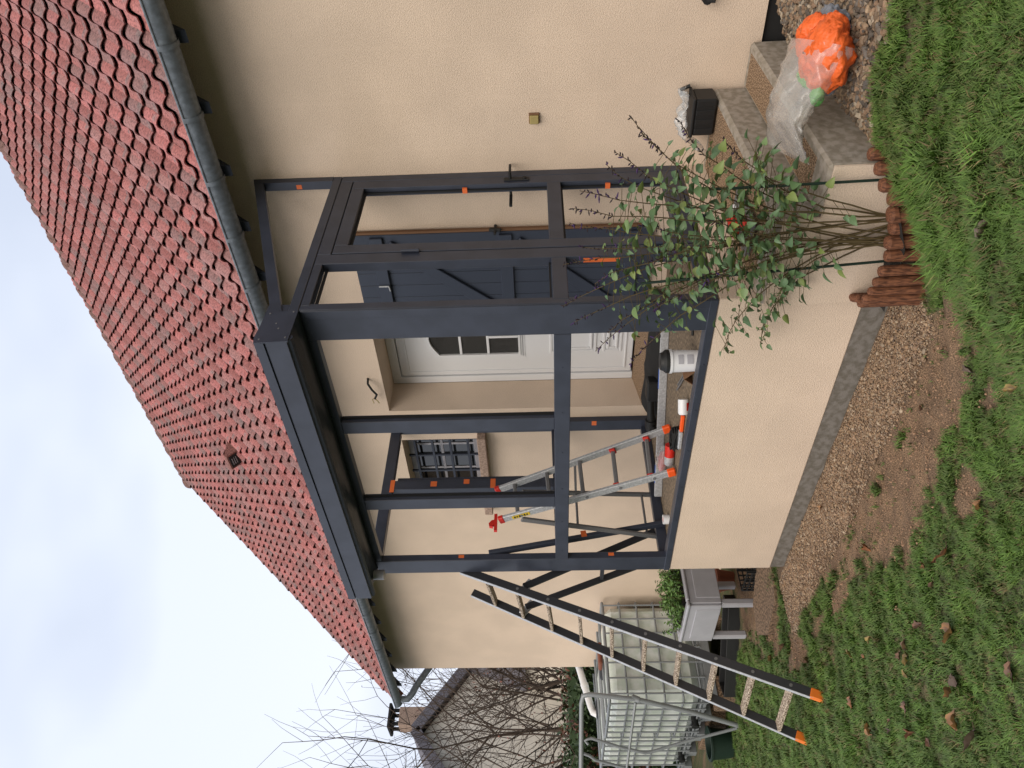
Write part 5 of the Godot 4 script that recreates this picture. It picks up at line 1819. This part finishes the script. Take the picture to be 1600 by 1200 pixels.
func build_step_items() -> void:
	var c := thing("black_tool_case", "black ribbed plastic case with clear film on the upper step", "tool case", Vector3(0.40, 0.692, 0.115))
	boxpart(c, "case_body", Vector3(-0.115, 0.0, -0.085), Vector3(0.105, 0.13, 0.075), M.black, 0.012)
	for k in 4:
		boxpart(c, "rib", Vector3(-0.10 + k * 0.055, 0.012, 0.0745), Vector3(-0.065 + k * 0.055, 0.118, 0.0805), M.black, 0.003)
	boxpart(c, "rim", Vector3(-0.122, 0.125, -0.092), Vector3(0.112, 0.142, 0.082), M.black, 0.005)
	var hm := MB.new()
	hm.tube([Vector3(0.06, 0.13, -0.08), Vector3(0.075, 0.185, -0.08), Vector3(0.105, 0.19, -0.075), Vector3(0.125, 0.14, -0.075)], [0.011], 8)
	part(c, "handle", hm, M.black)
	var fm := MB.new()
	var rows := []
	for i in 25:
		var row := []
		for j in 15:
			var u := i / 24.0
			var v := j / 14.0
			var x := lerpf(0.13, -0.24, u)
			var y := 0.165 + 0.09 * absf(n2(u * 3.0, v * 2.0, 60.0)) + 0.02 * n2(u * 5.0, v * 4.0, 60.0)
			if x < -0.12: y -= (-0.12 - x) * 1.3
			row.append(Vector3(x, y, lerpf(-0.07, 0.085, v) + 0.02 * n2(u * 6.0, v, 100.0)))
		rows.append(row)
	fm.grid(rows)
	part(c, "clear_film", fm, M.film)
	var rb := thing("red_tool_tray", "red and grey tool tray half hidden behind the plant on the steps", "tool tray", Vector3(0.25, 0.672, 1.02))
	boxpart(rb, "tray", Vector3(-0.10, 0.0, -0.15), Vector3(0.10, 0.03, 0.2), M.darksteel, 0.006)
	boxpart(rb, "red_bar", Vector3(-0.09, 0.03, -0.14), Vector3(-0.02, 0.06, 0.05), M.red, 0.006)
	boxpart(rb, "red_bar", Vector3(0.03, 0.03, 0.03), Vector3(0.08, 0.055, 0.19), M.red, 0.006)
	boxpart(rb, "white_clip", Vector3(-0.01, 0.03, -0.1), Vector3(0.025, 0.05, -0.05), M.white, 0.004)
	# bag of work clothes
	var g := thing("plastic_bag", "translucent white plastic bag holding orange and grey clothes beside the lower step", "bag")
	var path := [Vector3(1.22, 0.36, 0.94), Vector3(1.17, 0.42, 0.95), Vector3(1.06, 0.46, 0.95), Vector3(0.94, 0.49, 0.95), Vector3(0.84, 0.545, 0.96), Vector3(0.76, 0.575, 0.99), Vector3(0.69, 0.565, 1.03), Vector3(0.635, 0.555, 1.07)]
	var wid := [0.07, 0.21, 0.25, 0.245, 0.225, 0.215, 0.25, 0.32]
	var hgt := [0.04, 0.10, 0.12, 0.105, 0.075, 0.055, 0.035, 0.03]
	var axis := Vector3(0.35, 0, 1.0).normalized()
	var bag := MB.new()
	var rr := []
	for i in range(7, 29):
		var f := i / 28.0 * 7.0
		var i0 := mini(int(f), 6)
		var u := f - i0
		var p: Vector3 = path[i0].lerp(path[i0 + 1], u)
		var w: float = lerpf(wid[i0], wid[i0 + 1], u)
		var h: float = lerpf(hgt[i0], hgt[i0 + 1], u)
		var row := []
		for j in 36:
			var a := TAU * j / 36.0
			var k := 1.0 + 0.16 * n2(f * 1.1, sin(a) * 2.0 + 7.0, 110.0) + 0.12 * n2(f * 0.6, a * 2.6, 160.0)
			var q := p + axis * w * cos(a) * k + Vector3(0.25, 1.0, 0.0) * h * sin(a) * (k + 0.25 * n2(f * 0.5, cos(a) * 5.0, 140.0))
			q.y = maxf(q.y, maxf(ground_y(q.x, q.z) + 0.012, (0.53 - 0.034 * q.z) if q.x < 0.765 else 0.0))
			row.append(q)
		rr.append(row)
	bag.grid(rr, true)
	part(g, "bag_film", bag, M.bag)
	var cl := thing("work_clothes", "crumpled bright orange and grey work clothes spilling from the translucent plastic bag", "clothes")
	for q in [["orange_cloth", Vector3(1.09, 0.46, 1.03), Vector3(0.15, 0.095, 0.15), M.orangecloth, 1.0], ["orange_cloth", Vector3(1.08, 0.455, 0.86), Vector3(0.12, 0.08, 0.10), M.orangecloth, 5.0], ["grey_cloth", Vector3(1.17, 0.42, 0.93), Vector3(0.06, 0.045, 0.13), M.greycloth, 9.0], ["green_cloth", Vector3(0.965, 0.50, 0.99), Vector3(0.055, 0.045, 0.06), M.green, 13.0], ["green_cloth", Vector3(0.92, 0.475, 1.08), Vector3(0.05, 0.03, 0.035), M.green, 17.0], ["grey_cloth", Vector3(0.98, 0.43, 1.06), Vector3(0.07, 0.04, 0.06), M.greycloth, 21.0]]:
		part(cl, q[0], blob(q[1], q[2], 0.35, q[4], 44, 26), q[3])

# ---------------------------------------------------------------- lawn and fallen leaves
func build_grass_and_leaves() -> void:
	var rg := RandomNumberGenerator.new()
	rg.seed = 303
	var meshes := []
	for v in 4:
		var mb := MB.new()
		for k in 9:
			var a := rg.randf() * TAU
			var lean := rg.randf_range(0.25, 1.25)
			var h := rg.randf_range(0.55, 1.0)
			var w := rg.randf_range(0.0014, 0.0025)
			var d := Vector3(cos(a), 0, sin(a))
			var sd := Vector3(-d.z, 0, d.x) * w
			var o := Vector3(rg.randf_range(-0.014, 0.014), 0, rg.randf_range(-0.014, 0.014))
			var p1 := o + d * lean * 0.014 * h + Vector3(0, 0.022 * h, 0)
			var p2 := o + d * lean * 0.036 * h + Vector3(0, 0.036 * h, 0)
			var sh := rg.randf_range(0.7, 1.25)
			mb.col = Color(sh, sh, sh * rg.randf_range(0.8, 1.1))
			var nn := (Vector3.UP * 0.8 + d * 0.4).normalized()
			mb.tri_n(o - sd, o + sd, p1 + sd * 0.8, nn, nn, nn)
			mb.tri_n(o - sd, p1 + sd * 0.8, p1 - sd * 0.8, nn, nn, nn)
			mb.tri_n(p1 - sd * 0.8, p1 + sd * 0.8, p2, nn, nn, nn)
		meshes.append(mb.commit())
	var xfs := [[], [], [], []]
	var cls := [[], [], [], []]
	for k in 330000:
		var x := rg.randf_range(-7.5, 2.3)
		var z := rg.randf_range(1.0, 4.4)
		# thin out what lies outside the view or far away
		if z > 2.1 + 0.3 * (2.45 - x) + 0.75: continue
		if x < -3.5 and rg.randf() < 0.35: continue
		if x > -2.6 and x < 0.0 and z < 1.4: continue
		if gravel_right(x, z) > 0.4 or gravel_strip(x, z) > 0.35: continue
		if x > 0.02 and x < 0.8 and z < 1.6: continue
		var md := mud(x, z)
		if rg.randf() < md * 0.985: continue
		var dry := n2(x + 20.0, z, 330.0)
		if dry > 0.16 and rg.randf() < 0.6: continue
		var sc := rg.randf_range(0.55, 1.05) * lerpf(1.0, 0.6, md)
		var near_log := smoothstep(0.5, 0.0, Vector2(x - 0.75, (z - 1.9) * 1.2).length())
		sc *= (1.0 + 0.6 * near_log) * (1.0 + 0.9 * n2(x - 7.0, z, 450.0))
		if z < 1.75 and x > 0.0 and x < 0.75: sc *= 0.65
		if x > 0.3: sc *= 1.2
		var y := ground_y(x, z) + 0.012 * n2(x, z, 900.0) + 0.02 * n2(x, z, 160.0) - 0.003
		var b := Basis.from_euler(Vector3(rg.randf_range(-0.2, 0.2), rg.randf() * TAU, rg.randf_range(-0.2, 0.2))).scaled(Vector3(sc, sc * rg.randf_range(0.8, 1.2), sc))
		var m := rg.randi() % 4
		xfs[m].append(Transform3D(b, Vector3(x, y, z)))
		var g := Color(0.175, 0.315, 0.06).lerp(Color(0.145, 0.24, 0.058), clampf(0.5 + 1.3 * n2(x, z + 9.0, 260.0), 0.0, 1.0))
		g = g.lerp(Color(0.30, 0.31, 0.13), clampf(rg.randf() * 1.6 - 1.1, 0.0, 0.6))
		if rg.randf() < 0.07 + 0.25 * clampf(dry, 0.0, 1.0): g = Color(0.27, 0.21, 0.10)
		cls[m].append(g * rg.randf_range(0.75, 1.25))
	var lawn := thing("lawn_grass", "short green lawn grass with worn patches in front of the terrace", "grass")
	lawn.set_meta("kind", "stuff")
	for m in 4:
		scatter(lawn, "grass_tufts", meshes[m], M.grass, xfs[m], cls[m])
	# fallen leaves
	var pos := [[-0.76, 2.81, 2.2], [-0.91, 2.66, 1.1], [-0.88, 2.97, 1.3], [-0.83, 3.0, 1.2], [-1.24, 2.68, 1.0], [-1.15, 2.68, 1.2], [-1.36, 2.98, 1.4], [-1.37, 2.88, 1.1], [-1.84, 2.81, 1.2], [-2.14, 2.2, 1.1], [-2.47, 2.11, 1.2], [-1.77, 2.41, 1.0], [-1.64, 2.47, 0.8], [-0.41, 3.09, 1.6], [-0.97, 3.11, 1.4], [-0.83, 3.17, 1.5], [-0.67, 2.58, 0.8], [-1.45, 2.44, 0.9], [-2.33, 2.48, 1.0], [-1.24, 3.08, 1.1], [-0.7, 2.47, 1.0], [-1.63, 2.86, 0.9], [-1.12, 2.63, 1.3], [-1.22, 2.78, 0.9], [-0.47, 2.54, 1.5], [-1.56, 2.84, 0.8], [-0.11, 2.55, 1.0], [1.01, 2.35, 1.3], [0.67, 1.93, 0.9], [0.55, 2.57, 0.9], [-1.16, 2.06, 1.1], [-0.19, 1.98, 0.8], [-1.55, 1.56, 0.9], [0.25, 2.19, 0.9], [-2.9, 1.75, 1.2], [-3.4, 1.6, 1.3], [-2.0, 2.6, 1.2]]
	var cols := [Color(0.30, 0.12, 0.05), Color(0.20, 0.10, 0.06), Color(0.40, 0.2, 0.08), Color(0.12, 0.085, 0.07), Color(0.26, 0.15, 0.1), Color(0.36, 0.26, 0.09)]
	for i in pos.size():
		var q: Array = pos[i]
		var big: bool = q[2] > 2.0
		var ci := 2 if big else (i * 7) % 6
		var lm := leaf_mesh(0.052 * q[2], 0.03 * q[2], rg.randf_range(0.6, 1.6), rg.randf_range(-0.7, 0.5), Color.WHITE, false)
		for k in lm.v.size():
			var lp: Vector3 = lm.v[k]
			lm.v[k] = lp + Vector3(n2(lp.x + i, lp.z, 6000.0), n2(lp.z + i, lp.x, 6000.0), n2(lp.x, lp.z - i, 6000.0)) * 0.012 * q[2]
			lm.c[k] = cols[ci].lerp(Color(0.09, 0.06, 0.045), clampf(0.4 + 1.5 * n2(lp.x * 2.0 + i, lp.z * 2.0, 3000.0), 0.0, 0.85))
		lm.col = Color(0.12, 0.07, 0.05)
		lm.tube([Vector3(0, 0, 0), Vector3(0, 0.004, -0.02 * q[2])], [0.0012], 4)
		var o := part(self, "fallen_leaf", lm, M.leaf)
		o.position = Vector3(q[0], ground_y(q[0], q[1]) + 0.03, q[1])
		o.rotation = Vector3(rg.randf_range(-0.3, 0.3), rg.randf() * TAU, rg.randf_range(-0.35, 0.35))
		if big:
			tag(o, "large curled orange-brown leaf, the biggest on the lawn", "leaf", "fallen leaves")
		else:
			var cn: String = ["reddish-brown", "dark brown", "orange-brown", "blackish", "dull brown", "yellow-brown"][ci]
			var where := "near the folding ladder's feet"
			if q[0] > 0.3: where = "in the grass right of the log planter"
			elif q[1] < 2.15 and q[0] > -2.0: where = "on the bare earth and shingle before the terrace"
			elif q[0] > -1.0 and q[1] > 2.9: where = "on the lawn nearest the camera"
			elif q[0] > -1.0: where = "on the lawn beside the bare earth"
			elif q[0] > -2.0 and q[1] > 2.75: where = "on the front lawn left of the big curled leaf"
			elif q[0] > -2.0: where = "on the middle of the lawn"
			tag(o, "%s withered leaf %s" % [cn, where], "leaf", "fallen leaves")
